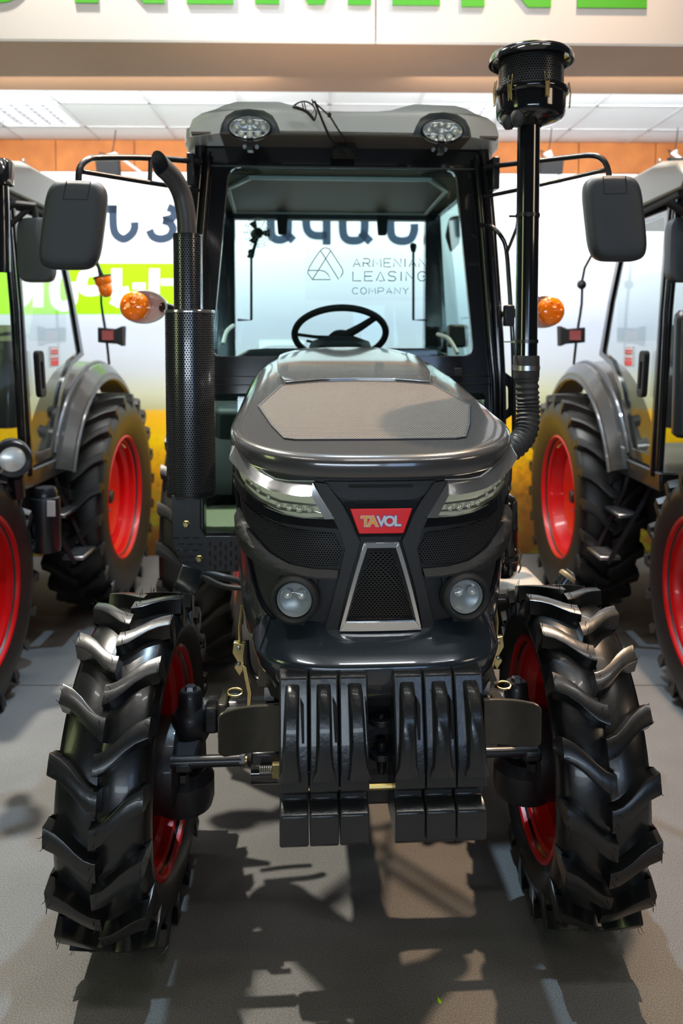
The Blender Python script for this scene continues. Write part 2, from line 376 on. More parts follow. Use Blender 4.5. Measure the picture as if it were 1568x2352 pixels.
def ring_patch(outer, inner):
    """a frame polygon from two matching outlines"""
    k = len(outer); return [([outer[i], outer[(i+1) % k], inner[(i+1) % k], inner[i]]) for i in range(k)]
def frame_geo(outer, inner, h0, h1, fn):
    n = len(outer); vs = [fn(*p, h0) for p in outer]+[fn(*p, h0) for p in inner]+[fn(*p, h1) for p in outer]+[fn(*p, h1) for p in inner]
    fs = []
    for i in range(n):
        j = (i+1) % n
        fs += [(i, j, n+j, n+i), (2*n+i, 3*n+i, 3*n+j, 2*n+j), (i, 2*n+i, 2*n+j, j), (n+i, n+j, 3*n+j, 3*n+i)]
    return G().add(vs, fs)
def text_geo(txt, size, depth=0.001, spacing=1.0, offset=0.0):
    cu = bpy.data.curves.new('t', 'FONT'); cu.body = txt; cu.size = size; cu.extrude = depth/2; cu.align_x = 'CENTER'; cu.align_y = 'CENTER'
    cu.space_character = spacing; cu.offset = offset; cu.resolution_u = 4
    o = bpy.data.objects.new('t', cu); COL.objects.link(o); dg = bpy.context.evaluated_depsgraph_get()
    me = bpy.data.meshes.new_from_object(o.evaluated_get(dg)); g = G().add([p.co.copy() for p in me.vertices], [tuple(p.vertices) for p in me.polygons])
    bpy.data.objects.remove(o); bpy.data.curves.remove(cu); bpy.data.meshes.remove(me); return g
def stroke(path, wd, h0, h1, fn, arc=0):
    """flat pen stroke along a 2-D path as a prism"""
    P = [Vector((a, b, 0)) for a, b in path]
    if arc: P = catmull(P, arc)
    lft, rgt = [], []
    for i, p in enumerate(P):
        t = (P[min(i+1, len(P)-1)]-P[max(0, i-1)]).normalized(); nn = Vector((-t.y, t.x, 0))*wd/2
        lft.append(((p+nn).x, (p+nn).y)); rgt.append(((p-nn).x, (p-nn).y))
    g = G(); k = len(P)
    vs = [fn(a, b, h0) for a, b in lft]+[fn(a, b, h0) for a, b in rgt]+[fn(a, b, h1) for a, b in lft]+[fn(a, b, h1) for a, b in rgt]
    fs = []
    for i in range(k-1):
        fs += [(i, i+1, k+i+1, k+i), (2*k+i, 3*k+i, 3*k+i+1, 2*k+i+1), (i, 2*k+i, 2*k+i+1, i+1), (k+i, k+i+1, 3*k+i+1, 3*k+i)]
    fs += [(0, k, 3*k, 2*k), (k-1, 3*k-1, 4*k-1, 2*k-1)]
    return g.add(vs, fs)
def merge(*gs):
    o = G()
    for g in gs: o.add(g.v, g.f)
    return o
def mirx(g):
    h = G(); h.v = [(-p[0], p[1], p[2]) for p in g.v]; h.f = [tuple(q[::-1]) for q in g.f]; h.uv = g.uv; return h

# ================================================================== THE SETTING
WT = R(1.2)                                            # the stand's back wall is turned a little
def wallm(Y): return Matrix.Translation((0, Y, 0)) @ rotm('Z', WT)
def WL(u, v, Y, yl=0.0):
    """pixel -> local coordinates on plane y=yl of the turned frame at depth Y"""
    mi = wallm(Y).inverted(); o = mi @ Vector((0, 0, EYE)); p = mi @ (Vector((0, 0, EYE))+Vector(ray(u, v))); d = p-o
    t = (yl-o.y)/d.y; return o+d*t
def walled(o, Y): o.location = (0, Y, 0); o.rotation_euler = (0, 0, WT); return o

floor = struct('floor', G().box(-6, 6, -6, 6.8, -0.06, -0.008), M['matte'])
for y0, y1 in ((-5.9, -0.055), (-0.05, 3.945), (3.952, 6.42)):
    ob('carpet_strip', G().box(-5.9, 5.9, y0, y1, -0.008, 0.0), M['carpet'], floor, smooth=0)

YB = 6.4
wall = walled(struct('wall_back', G().box(-5, 5, 0.02, 0.2, -0.05, 5.0), M['tbar']), YB)
banner = tagt(walled(ob('wall_banner', G().box(-4.6, 4.6, 0.0, 0.015, 0.0, 3.085), M['banner'], smooth=0), YB),
              'printed back wall with a ripe yellow field, pale sky and dark and green lettering', 'banner')
def wfn(a, b, h):
    p = WL(a, b, YB, -0.001); return (p.x, -h, p.z)
letters = [
    [[(260, 472), (260, 515), (266, 538), (284, 549), (302, 538), (309, 524), (309, 510)], [(238, 480), (269, 480)]],
    [[(343, 528), (351, 543), (370, 549), (390, 542), (397, 526), (390, 512), (374, 506)], [(374, 506), (396, 500), (400, 484), (385, 476)]],
    [[(622, 470), (622, 528), (628, 546), (643, 551), (657, 545), (661, 528), (661, 470)], [(652, 532), (674, 553)]],
    [[(703, 470), (703, 515), (709, 533), (724, 541), (751, 541)], [(750, 470), (750, 562)], [(752, 478), (768, 478)]],
    [[(787, 470), (787, 528), (794, 548), (812, 553), (830, 548), (837, 528), (837, 470)], [(828, 533), (851, 556)]],
    [[(897, 470), (897, 528), (904, 548), (924, 554), (943, 548), (951, 530), (951, 514)]],
    [[(448, 472), (448, 528), (455, 546), (470, 551), (486, 545), (491, 528), (491, 472)]],
    [[(150, 472), (150, 549)], [(150, 480), (190, 480), (200, 495), (200, 549)]],
]
for lt in letters:
    g = merge(*[stroke(p, 18.5, 0.0005, 0.004, wfn, arc=5 if len(p) > 3 else 0) for p in lt])
    ob('dark_letter', g, M['navy'], banner, smooth=0)
gb = ob('green_band', G().add([wfn(-120, 604, .001), wfn(452, 605, .001), wfn(452, 721, .001), wfn(-120, 722, .001), wfn(-120, 604, .003), wfn(452, 605, .003), wfn(452, 721, .003), wfn(-120, 722, .003)],
        [(0,1,2,3),(4,5,6,7),(0,1,5,4),(1,2,6,5),(2,3,7,6),(3,0,4,7)]), M['lime'], banner, smooth=0)
wl_ = [[[(355, 617), (355, 690), (365, 704), (385, 704)], [(370, 648), (410, 648)]], [[(305, 657), (334, 657)]],
       [[(268, 617), (268, 690), (262, 702)], [(282, 660), (292, 690), (318, 704), (340, 700)]],
       [[(226, 622), (196, 628), (188, 655), (200, 668), (226, 666)]], [[(150, 620), (128, 640), (128, 690), (146, 704), (166, 690), (166, 648)]],
       [[(88, 620), (88, 706)]], [[(22, 628), (54, 640), (64, 662), (56, 690), (24, 704)]], [[(-30, 620), (-30, 706)]]]
for lt in wl_:
    g = merge(*[stroke(p, 24 if len(p) > 2 or p[0][0] == p[1][0] else 15, 0.0035, 0.006, wfn, arc=5 if len(p) > 3 else 0) for p in lt])
    ob('white_letter', g, M['printwhite'], gb, smooth=0)

# rusty panels between banner and ceiling
band = walled(struct('trim_1', G().box(-4.6, 4.6, 0.0, 0.03, 3.08, 3.34), M['matte']), YB+0.01)
x = -4.4
while x < 4.4:
    wd = random.choice((0.62, 0.7, 0.9)); ob('panel', G().box(x+0.003, min(x+wd, 4.5)-0.003, -0.012-random.random()*0.006, 0.0, 3.088, 3.335), M['orangepanel'], band, bev=0.002); x += wd

# low ceiling over the stand: soffit, then tiles in a grid
ZS = 3.33
soff = walled(struct('trim_2', G().box(-4.6, 4.6, -2.13, -1.27, ZS, ZS+0.06), M['soffit']), YB)
struct('ceiling', G().box(-4.6, 4.6, -1.27, 0.2, ZS+0.03, ZS+0.06), M['tbar'])
walled(bpy.data.objects['ceiling'], YB)
cg = bpy.data.objects['ceiling']
rows = [(-1.265, -1.0), (-1.0, -0.4), (-0.4, 0.0)]
for i in range(15):
    x0 = -4.3+0.6*i
    for j, (a, b) in enumerate(rows):
        if j == 1 and i in (3, 8): continue
        ob('tile', G().box(x0+0.012, x0+0.588, a+0.012, b-0.012, ZS+0.004, ZS+0.03), M['tile'], cg, smooth=0)
    ob('grid_bar', G().box(x0-0.012, x0+0.012, -1.27, 0.0, ZS, ZS+0.03), M['tbar'], cg, smooth=0)
for yb_ in (-1.0, -0.4): ob('grid_bar', G().box(-4.4, 4.6, yb_-0.012, yb_+0.012, ZS, ZS+0.03), M['tbar'], cg, smooth=0)
for i, nm in ((3, 'louvred ceiling light panel at the upper left above the left tractor'), (8, 'louvred ceiling light panel right of centre behind the tall air cleaner')):
    x0 = -4.3+0.6*i
    t = thing('ceiling_light', nm, 'light', (0, YB, 0), WT, 'ceiling lights over the stand')
    ob('frame', frame_geo([(x0+.01, -.99), (x0+.59, -.99), (x0+.59, -.41), (x0+.01, -.41)], [(x0+.035, -.965), (x0+.565, -.965), (x0+.565, -.435), (x0+.035, -.435)], ZS-0.002, ZS+0.028, XY), M['tile'], t)
    ob('diffuser', G().box(x0+.035, x0+.565, -.965, -.435, ZS+0.018, ZS+0.026), M['troffer'], t, smooth=0)
    for k in range(1, 7):
        ob('louvre', G().box(x0+.035, x0+.565, -.965+.53*k/7-.004, -.965+.53*k/7+.004, ZS-0.001, ZS+0.018), M['steel'], t, smooth=0)
    for k in range(1, 5):
        ob('louvre', G().box(x0+.035+.53*k/5-.004, x0+.035+.53*k/5+.004, -.965, -.435, ZS, ZS+0.017), M['steel'], t, smooth=0)

# white fascia boards with green lettering above the soffit
YF = 4.26
sign = thing('sign_board', 'white overhead fascia sign with the bottoms of green capital letters', 'sign', (0, YF, 0), WT)
for x0 in (-3.82, -1.82, 0.18, 2.18):
    ob('board', G().box(x0+0.002, x0+1.998, 0.0, 0.03, ZS-0.006, 4.7), M['white'], sign, bev=0.002)
ob('back_frame', G().box(-3.8, 4.1, 0.03, 0.10, ZS+0.08, 4.6), M['matte'], sign)
def sx_(u, v=10): return WL(u, v, YF, -0.004).x
def szz(u, v): return WL(u, v, YF, -0.004).z
def sgn_letter(polys, zb):
    g = G()
    for poly in polys: g.prism([(a, zb+b) for a, b in poly], -0.006, 0.0, XZ)
    ob('green_letter', g, M['green'], sign, smooth=0)
LH = 0.52
def rect(a, b, c, d): return [(a, c), (b, c), (b, d), (a, d)]
def lN(u0, u1, us0, us1, v):
    a, b, c, d = sx_(u0), sx_(u1), sx_(us0), sx_(us1)
    sgn_letter([[(a, 0), (b, 0), (b, LH-.25), (c+.03, 0), (d, 0), (d, LH), (c, LH), (c, .25), (b-.03, LH), (a, LH)]], szz((u0+us1)/2, v))
def lE(u0, u1, v, cut=0.0):
    a, b = sx_(u0), sx_(u1); t = .11
    sgn_letter([[(a+cut, 0), (b, 0), (b, t), (a+t, t), (a+t, .21), (b-.03, .21), (b-.03, .31), (a+t, .31), (a+t, LH-t), (b, LH-t), (b, LH), (a, LH), (a, cut)]], szz((u0+u1)/2, v))
# O (only its foot shows)
cxo, zo = sx_(2), szz(2, 6); ro = .26
ringO = [(cxo+.19*math.sin(a)*1.0, LH/2+ro*-math.cos(a)) for a in [2*PI*k/28 for k in range(28)]]
ringI = [(cxo+.09*math.sin(a), LH/2-(ro-.1)*math.cos(a)) for a in [2*PI*k/28 for k in range(28)]]
ob('green_letter', frame_geo([(a, zo+b) for a, b in ringO], [(a, zo+b) for a, b in ringI], -0.006, 0.0, XZ), M['green'], sign, smooth=0)
lN(172, 225, 317, 378, 7); lE(429, 536, 9)
a, b, c, d, e, f = [sx_(u) for u in (586, 641, 694, 752, 799, 852)]
sgn_letter([[(a, 0), (b, 0), (b, .3), (c+.03, 0), (d-.02, 0), (e, .3), (e, 0), (f, 0), (f, LH), (e-.03, LH), ((c+d)/2, .16), (b+.03, LH), (a, LH)]], szz(720, 10))
lE(901, 1010, 12); lN(1059, 1112, 1199, 1265, 16); lE(1325, 1485, 18)

# little black spot lamps reaching down over the panels
for u, lab in ((246, 'small black spot lamp on an arm above the back wall, left of the middle tractor'), (1262, 'small black spot lamp on the orange panels just right of the tall intake pipe'), (1552, 'small black spot lamp at the right edge above the back wall')):
    p = WL(u, 384, YB-0.55); t = thing('spot_lamp', lab, 'lamp', (p.x, YB-0.55, 0), WT, 'spot lamps over the back wall')
    ob('housing', G().obox((0, 0, p.z), (0.165, 0.07, 0.11), (R(18), 0, 0)), M['matte'], t, bev=0.006)
    ob('arm', G().tube([(0.03, 0.02, p.z+.05), (-.03, .05, p.z+.1), (0.02, .1, p.z+.13), (0.25, 0.56, p.z-.02)], 0.011, 8), M['tile'], t)
    ob('cable', G().tube([(-.05, 0, p.z+.05), (-.07, .03, p.z+.12), (0, .08, p.z+.12), (.03, .1, p.z+.3)], 0.004, 6, smooth=4), M['matte'], t)

# ================================================================== WHEELS
def LX(prof, n, m0=None):
    """lathe round the x axis, profile (radius, x)"""
    mm = Matrix(((0, 0, 1, 0), (1, 0, 0, 0), (0, 1, 0, 0), (0, 0, 0, 1)))
    return G().lathe(prof, n, (m0 @ mm) if m0 else mm)
def lug_mesh(name, sgn, Rr, hw, drop, wd, sweep, m):
    """one tread bar from just past the centre over the shoulder; sgn = side"""
    pts = [(-0.07, -0.02), (0.0, 0.0), (0.16, 0.10), (0.34, 0.32), (0.55, 0.62), (0.75, 0.84), (0.92, 0.95), (1.0, 1.0)]
    rings = []
    for i, (px, pa) in enumerate(pts):
        ph = -sweep*pa; crown = 0.035*hw*(max(px, 0)**2)
        rt = Rr-crown; rb = Rr-drop-crown-0.006; w2 = wd*(0.5+0.06*abs(px-0.4)); wb = w2*1.45
        wb = w2*1.28; nb = w2/Rr; nbb = wb/Rr
        x = sgn*hw*px
        if i == 0: xb, xt = x-sgn*0.006, x
        else: xb = xt = x
        c = [(xb, rb, nbb), (xt, (rb*0.55+rt*0.45), nb*1.08), (xt, rt-0.0015, nb), (xt, rt, nb*0.86), (xt, rt, -nb*0.86), (xt, rt-0.0015, -nb), (xt, (rb*0.55+rt*0.45), -nb*1.08), (xb, rb, -nbb)]
        rings.append([(xx, -rr*math.sin(ph+dp), rr*math.cos(ph+dp)) for xx, rr, dp in c])
    # shoulder: the bar runs down the side wall
    ph = -sweep*1.08
    for xx, rt_, rb_, k in ((sgn*hw*1.0, Rr-0.06, Rr-0.075, 0.8), (sgn*hw*0.99, Rr-0.105, Rr-0.108, 0.5)):
        nb = wd*0.5*k/Rr
        rings.append([(xx-sgn*0.02, rb_, None), (xx, rt_+.004, nb*1.05), (xx+sgn*0.004, rt_, nb), (xx+sgn*.004, rt_, nb*.85), (xx+sgn*.004, rt_, -nb*.85), (xx+sgn*0.004, rt_, -nb), (xx, rt_+.004, -nb*1.05), (xx-sgn*0.02, rb_, 1)])
        r_ = rings[-1]; out = []
        for q in r_:
            dp = q[2] if q[2] not in (None, 1) else (nb*1.3 if q[2] is None else -nb*1.3)
            out.append((q[0], -q[1]*math.sin(ph+dp), q[1]*math.cos(ph+dp)))
        rings[-1] = out
    return mesh_of(name, G().loft(rings, True, True), m, smooth=32)

def make_wheel(parent, name, loc, rz, Rr, hw, rimR, side, nlug, rub, lugs, dish=0.5, drop=0.03, wd=0.036, sweep=0.16, hairs=False):
    """tyre carcass is the part; rim, hub, bolts and every tread bar are its sub-parts. side=+1: outer face towards +x"""
    b = Rr-drop
    prof = [(rimR+.004, -hw*.80), (rimR+.03, -hw*.86), ((b+rimR)*.5, -hw*1.03), (b-.055, -hw*1.0), (b-.022, -hw*.93), (b-.008, -hw*.8), (b-.002, -hw*.45), (b, -.004), (b-.003, 0), (b, .004), (b-.002, hw*.45), (b-.008, hw*.8),
            (b-.022, hw*.93), (b-.055, hw*1.0), ((b+rimR)*.5, hw*1.03), (rimR+.03, hw*.86), (rimR+.004, hw*.80), (rimR-.01, hw*.7), (rimR-.01, -hw*.7), (rimR+.004, -hw*.80)]
    wheel = ob(name, LX(prof, 72), rub, parent, smooth=50, loc=loc, rot=(0, 0, rz))
    s = side; r = rimR
    rp = [(r+.014, hw*.83), (r+.004, hw*.86), (r-.004, hw*.82), (r-.008, hw*.66), (r-.022, hw*.60), (r-.024, hw*.42), (r-.05, hw*.30), (r-.052, -hw*.2), (r-.026, -hw*.42), (r-.024, -hw*.6), (r-.008, -hw*.66), (r-.004, -hw*.82), (r+.004, -hw*.86), (r+.014, -hw*.83)]
    rim = ob('rim', LX(rp, 64), M['red'], wheel, smooth=40)
    dx = s*hw*dish
    dp = [(r-.018, dx-s*.02), (r-.018, dx-s*.006), (r*.86, dx), (r*.74, dx+s*.012), (r*.58, dx-s*.03), (r*.34, dx-s*.035), (r*.30, dx-s*.02), (.03, dx-s*.02), (.03, dx-s*.03), (r*.3, dx-s*.032), (r*.34, dx-s*.045), (r*.58, dx-s*.042), (r*.74, dx), (r*.86, dx-s*.012), (r-.018, dx-s*.02)]
    ob('wheel_disc', LX(dp, 48), M['red'], wheel, smooth=40)
    ob('hub', LX([(0, dx+s*.05), (.035, dx+s*.05), (.045, dx+s*.04), (.05, dx), (.085, dx-s*.015), (.085, dx-s*.04), (0, dx-s*.04)], 24), M['axle'], wheel)
    for k in range(8):
        a = 2*PI*k/8
        ob('wheel_bolt', LX([(0, dx+s*.0), (.009, dx+s*.0), (.011, dx-s*.004), (.011, dx-s*.034), (0, dx-s*.034)], 6, Matrix.Translation((0, r*.42*math.cos(a), r*.42*math.sin(a)))), M['steel'], wheel)
    ob('valve', G().tube([(s*hw*.6, 0, r-.03), (s*hw*.75, 0, r-.05), (s*hw*.85, 0, r-.07)], .005, 6), M['brass'], wheel)
    for k in range(nlug):
        for q, me in enumerate(lugs):
            o = bpy.data.objects.new('tread_bar', me); COL.objects.link(o); o.parent = wheel
            o.rotation_euler = (2*PI*(k+(0.5 if q else 0))/nlug+0.07, 0, 0)
    if hairs:
        g = G(); rnd = random.Random(7)
        for k in range(nlug):
            for q in (0, 1):
                sg = -1 if q else 1; a0 = 2*PI*(k+(0.5 if q else 0))/nlug+0.07
                for px, da in ((.05, .03), (.06, -.03), (.98, -sweep+.03), (.98, -sweep-.03)):
                    a = a0+da; x = sg*hw*px; d0 = rnd.uniform(-.01, .01); hl = rnd.uniform(.008, .016)
                    p = Vector((x, -math.sin(a)*Rr, math.cos(a)*Rr)); n_ = Vector((0, -math.sin(a), math.cos(a)))
                    g.tube([p-n_*.003, p+n_*hl*.6+Vector((d0*.4, 0, 0)), p+n_*hl+Vector((d0, 0, .003))], [.0012, .0009, .0004], 4)
        ob('rubber_whiskers', g, rub, wheel, kind='stuff')
    return wheel

# ================================================================== THE MIDDLE TRACTOR
T = thing('tractor', 'charcoal tractor in the middle with red nose badge and black front weights', 'tractor', (RX, RY, 0), YAW)
def P(name, g, m, parent=None, **k): return ob(name, g, m, parent or T, **k)

# ---- wheels
fl = [lug_mesh('front_bar_a', 1, 0.487, 0.122, 0.038, 0.049, 0.18, M['rubber']), lug_mesh('front_bar_b', -1, 0.487, 0.122, 0.038, 0.049, 0.18, M['rubber'])]
for sx in (-1, 1):
    make_wheel(T, 'front_wheel', (-0.02+sx*0.656, 0, 0.485), -YAW, 0.487, 0.122, 0.315, sx, 18, M['rubber'], fl, dish=0.45, drop=0.036, hairs=True)
rl = [lug_mesh('rear_bar_a', 1, 0.69, 0.172, 0.04, 0.05, 0.2, M['rubber_old']), lug_mesh('rear_bar_b', -1, 0.69, 0.172, 0.04, 0.05, 0.2, M['rubber_old'])]
for sx in (-1, 1):
    make_wheel(T, 'rear_wheel', (sx*0.685, 2.0, 0.69), 0, 0.69, 0.172, 0.39, sx, 22, M['rubber_old'], rl, dish=0.3, drop=0.038)

# ---- hood shell
NE = 2.7; YC = -0.2
TAB = [(0.80, 0.27, -0.43), (0.93, 0.32, -0.47), (1.0, 0.345, -0.49), (1.06, 0.352, -0.502), (1.13, 0.357, -0.512), (1.25, 0.364, -0.515), (1.40, 0.368, -0.51), (1.60, 0.366, -0.49)]
def prof(z):
    if z <= TAB[0][0]: return TAB[0][1:]
    for a, b in zip(TAB, TAB[1:]):
        if z <= b[0]:
            k = (z-a[0])/(b[0]-a[0]); return (a[1]+(b[1]-a[1])*k, a[2]+(b[2]-a[2])*k)
    return TAB[-1][1:]
def sel(t, W_, Fy, n=NE, yc=YC):
    if abs(t) <= 1:
        th = abs(t)*PI/2; x = math.copysign(W_*math.sin(th)**(2/n), t); y = yc-(yc-Fy)*max(0.0, math.cos(th))**(2/n)
        nx = math.copysign(abs(x/W_)**(n-1)/W_, x); ny = -(((yc-y)/(yc-Fy))**(n-1))/(yc-Fy)
    else: x = math.copysign(W_, t); y = yc+(abs(t)-1); nx = math.copysign(1, t); ny = 0
    q = math.hypot(nx, ny) or 1
    return x, y, nx/q, ny/q
def body(t, z, off=0.0):
    W_, Fy = prof(z); x, y, nx, ny = sel(t, W_, Fy); return (x+nx*off, y+ny*off, z)
def hitb(u, v):
    d = Vector(_rl(ray(u, v))); o = Vector(LO); s = 1.0
    while s < 4.5:
        p = o+d*s; W_, Fy = prof(p.z)
        if p.y < YC: g = (abs(p.x)/W_)**NE+((YC-p.y)/(YC-Fy))**NE-1
        else: g = abs(p.x)/W_-1
        if g < 0 and p.y > Fy-0.01: break
        s += 0.003
    if p.y > YC: t = 1+(p.y-YC)
    else: t = math.asin(min(1, (abs(p.x)/W_)**(NE/2)))/(PI/2)
    return (math.copysign(t, p.x), p.z)
# lid
LW = 0.374; LF = -0.535
def zc(y): return 1.487+0.165*(y+0.5)+0.02*min(1, max(0, (y+.5)))
def rr_(x, y):
    if y > YC: return abs(x)/LW
    return ((abs(x)/LW)**NE+((YC-y)/(YC-LF))**NE)**(1/NE)
def EE(y):
    k = min(1, max(0, (y+0.25)/1.0)); return 0.008+0.128*k, 60-55.5*k**.45
def ZL(x, y, off=0.0):
    e, p_ = EE(y); r = min(1.0, rr_(x, y)); return zc(y)-e*r**p_+off
def lid(x, y, off=0.0): return (x, y, ZL(x, y, off))
def hitl(u, v):
    d = Vector(_rl(ray(u, v))); o = Vector(LO); s = 1.2
    while s < 4.5:
        p = o+d*s
        if rr_(p.x, p.y) < 1.02 and p.z < ZL(p.x, p.y): break
        s += 0.003
    return (p.x, p.y)
NT = 96
ts = [-1.98+3.96*i/NT for i in range(NT+1)]
def lip(t):
    x, y, nx, ny = sel(t, LW, LF); return x, y, nx, ny
rings = []
for r in (0.0, 0.25, 0.5, 0.68, 0.8, 0.88, 0.92, 0.95, 0.97, 0.984, 0.993, 1.0):
    rg = []
    for t in ts:
        x, y, nx, ny = lip(t); cy = max(y, YC) ; px = x*r; py = cy+(y-cy)*r
        rg.append((px, py, ZL(px, py)))
    rings.append(rg)
for dz, io in ((0.003, 0.003), (0.009, 0.0045), (0.024, 0.0045), (0.040, 0.001), (0.046, -0.003), (0.048, -0.012), (0.03, -0.02)):
    rg = []
    for t in ts:
        x, y, nx, ny = lip(t); rg.append((x+nx*io, y+ny*io, ZL(x, y)-dz))
    rings.append(rg)
hood = P('hood', G().loft(rings, False, False), M['paint'], smooth=50)
# raised rear panel of the hood and the black mesh in it
pl = [(0.0, 0.215), (-0.12, 0.205), (-0.235, 0.165), (-0.262, 0.30), (-0.268, 0.5), (-0.262, 0.66), (-0.235, 0.735), (-0.16, 0.76), (0, 0.77)]
full = pl + [(-a, b) for a, b in pl[::-1][1:-1]]
P('raised_panel', patch(full, lid, (0.04, 0.05), 0.012, 0.02), M['paint'], hood, bev=0.006, seg=3)
ml = [(0.0, -0.405), (-0.20, -0.402), (-0.228, -0.39), (-0.262, -0.28), (-0.305, -0.09), (-0.243, 0.155), (-0.12, 0.196), (0, 0.206)]
full = ml + [(-a, b) for a, b in ml[::-1][1:-1]]
P('hood_mesh', patch(full, lid, (0.03, 0.04), 0.003, 0.008), M['hoodmesh'], hood)
def off_poly(poly, k):
    cx = sum(p[0] for p in poly)/len(poly); cy = sum(p[1] for p in poly)/len(poly)
    return [(cx+(a-cx)*(1+k), cy+(b-cy)*(1+k)) for a, b in poly]
P('mesh_border', merge(*[patch([o1, o2, i2, i1], lid, (0.05, 0.05), 0.0045, 0.006) for (o1, o2, i2, i1) in ring_patch(off_poly(full, 0.022), full)]), M['plastic'], hood)

# side body under the lid
rings = []
for k in range(11):
    rg = []
    for t in ts:
        lx, ly, _, _ = lip(t); zt = ZL(lx, ly)-0.03
        zb = 0.93 if abs(t) < 1.15 else 0.93+min(0.2, (abs(t)-1.15)*0.6)
        rg.append(body(t, zb+(zt-zb)*k/10))
    rings.append(rg)
shell = P('side_panel', G().loft(rings, False, False), M['paint'], smooth=60)
for sx in (-1, 1):
    q = [body(sx*t, z, 0.006) for t, z in ((1.12, 1.38), (1.12, 1.2), (1.1, 1.05), (1.06, 0.96))]
    P('panel_rib', G().tube(q, [0.004, 0.007, 0.007, 0.004], 8, smooth=4), M['paint'], shell)

def B(pts): return [hitb(*p) for p in pts]
def mir(poly): return [(-a, b) for a, b in poly][::-1]
ST = (0.05, 0.05); UV = (0.45, 1)
# black front fascia
fa = B([(549, 1092), (551, 1130), (560, 1180), (572, 1240), (588, 1310), (604, 1368), (628, 1405), (665, 1428), (720, 1438), (790, 1443)])
zb_ = fa[-1][1]; fa = [(0, fa[0][1]+.03)]+[(fa[0][0], fa[0][1]+.03)]+fa+[(0, zb_)]
full = fa+[(-a, b) for a, b in fa[::-1][1:-1]]
fascia = P('front_fascia', patch(full, body, ST, 0.003, 0.01), M['plastic'], smooth=50)
# border lip round the fascia (painted return)
for s in (-1, 1):
    q = [body((a if s < 0 else -a), b, 0.006) for a, b in B([(547, 1110), (556, 1180), (568, 1240), (583, 1310), (600, 1372), (626, 1412), (665, 1434), (720, 1445), (790, 1450)])]
    P('fascia_trim', G().tube(q, 0.0055, 8, smooth=3), M['gloss'], fascia)
# slotted strip below
for k in range(34):
    for row in (0, 1):
        t = -0.60+1.2*(k+0.5*row)/34; z = zb_-0.006-row*0.009
        p = [(t, z-.0025), (t+.026, z-.0025), (t+.026, z+.0025), (t, z+.0025)]
        P('slot_rib', patch(p, body, (1, 1), 0.008, 0.006), M['satin'], fascia)
# centre top plate with a slot
tp = [hitb(745, 1103), hitb(776, 1140), hitb(800, 1147)]
cp = [(0, tp[0][1]), tp[0], tp[1], tp[2], (0, tp[2][1])]; full = cp+[(-a, b) for a, b in cp[::-1][1:-1]]
P('upper_plate', patch(full, body, ST, 0.012, 0.012), M['plastic'], fascia, bev=0.003)
p = hitb(800, 1111); q = hitb(800, 1118)
P('vent_slot', patch([(p[0], p[1]), (p[0], q[1]), (-p[0], q[1]), (-p[0], p[1])], body, ST, 0.0135, 0.003), M['matte'], fascia)
# X-shaped ridges
ridge = B([(724, 1104), (752, 1107), (790, 1160), (812, 1205), (826, 1240), (812, 1290), (795, 1350), (776, 1440), (748, 1438), (766, 1370), (783, 1300), (792, 1255), (780, 1215), (755, 1165)])
for poly in (ridge, mir(ridge)): P('grille_ridge', patch(poly, body, ST, 0.02, 0.018), M['plastic'], fascia, bev=0.004)
inner = B([(706, 1320), (734, 1322), (722, 1380), (700, 1436), (664, 1426), (688, 1390)])
for poly in (inner, mir(inner)): P('inner_ridge', patch(poly, body, ST, 0.016, 0.014), M['plastic'], fascia, bev=0.004)
# badge
bz = B([(789, 1150), (820, 1228)]); rd = B([(803, 1164), (823, 1220)])
P('badge_bezel', patch([bz[0], bz[1], (-bz[1][0], bz[1][1]), (-bz[0][0], bz[0][1])], body, ST, 0.022, 0.02), M['gloss'], fascia, bev=0.003)
bd = P('badge', patch([rd[0], rd[1], (-rd[1][0], rd[1][1]), (-rd[0][0], rd[0][1])], body, ST, 0.025, 0.004), M['badge'], fascia, bev=0.002, label='red trapezoid badge with orange and silver letters')
bcz = (rd[0][1]+rd[1][1])/2
def fm(x, z, off): return Matrix.Translation((x, prof(z)[1]-off, z)) @ rotm('X', R(90))
lett = [('T', -0.038, 'gold'), ('A', -0.0205, 'gold'), ('V', -0.0005, 'silver'), ('O', 0.0195, 'silver'), ('L', 0.038, 'silver')]
for ch, lx, mt in lett:
    g1 = text_geo(ch, 0.034, 0.0006, 1.0, 0.0022).xf(fm(lx, bcz-0.001, 0.0256)); P('badge_letter', g1, M['silver'] if mt == 'gold' else M['violet'], fascia, smooth=0)
    g2 = text_geo(ch, 0.034, 0.0012, 1.0, 0.0009).xf(fm(lx, bcz-0.001, 0.026)); P('badge_letter', g2, M[mt], fascia, smooth=0)
# chrome trapezoid and mesh
go = B([(834, 1240), (780, 1440)]); gi = B([(841, 1252), (793, 1421)])
def sym4(a, b): return [a, b, (-b[0], b[1]), (-a[0], a[1])]
O4, I4 = sym4(go[0], go[1]), sym4(gi[0], gi[1])
gf = merge(*[patch(q, body, ST, 0.028, 0.026) for q in ring_patch(O4, I4)])
P('chrome_grille_frame', gf, M['chrome'], fascia, bev=0.004, seg=3)
P('centre_mesh', patch(I4, body, ST, 0.012, 0.006, (.72, 1)), M['grillemesh'], fascia)
I5 = sym4((gi[0][0]*.66, gi[0][1]-.014), (gi[1][0]*.92, gi[1][1]+.006))
P('mesh_surround', merge(*[patch(q, body, ST, 0.017, 0.006) for q in ring_patch(I4, I5)]), M['gloss'], fascia, bev=0.002)

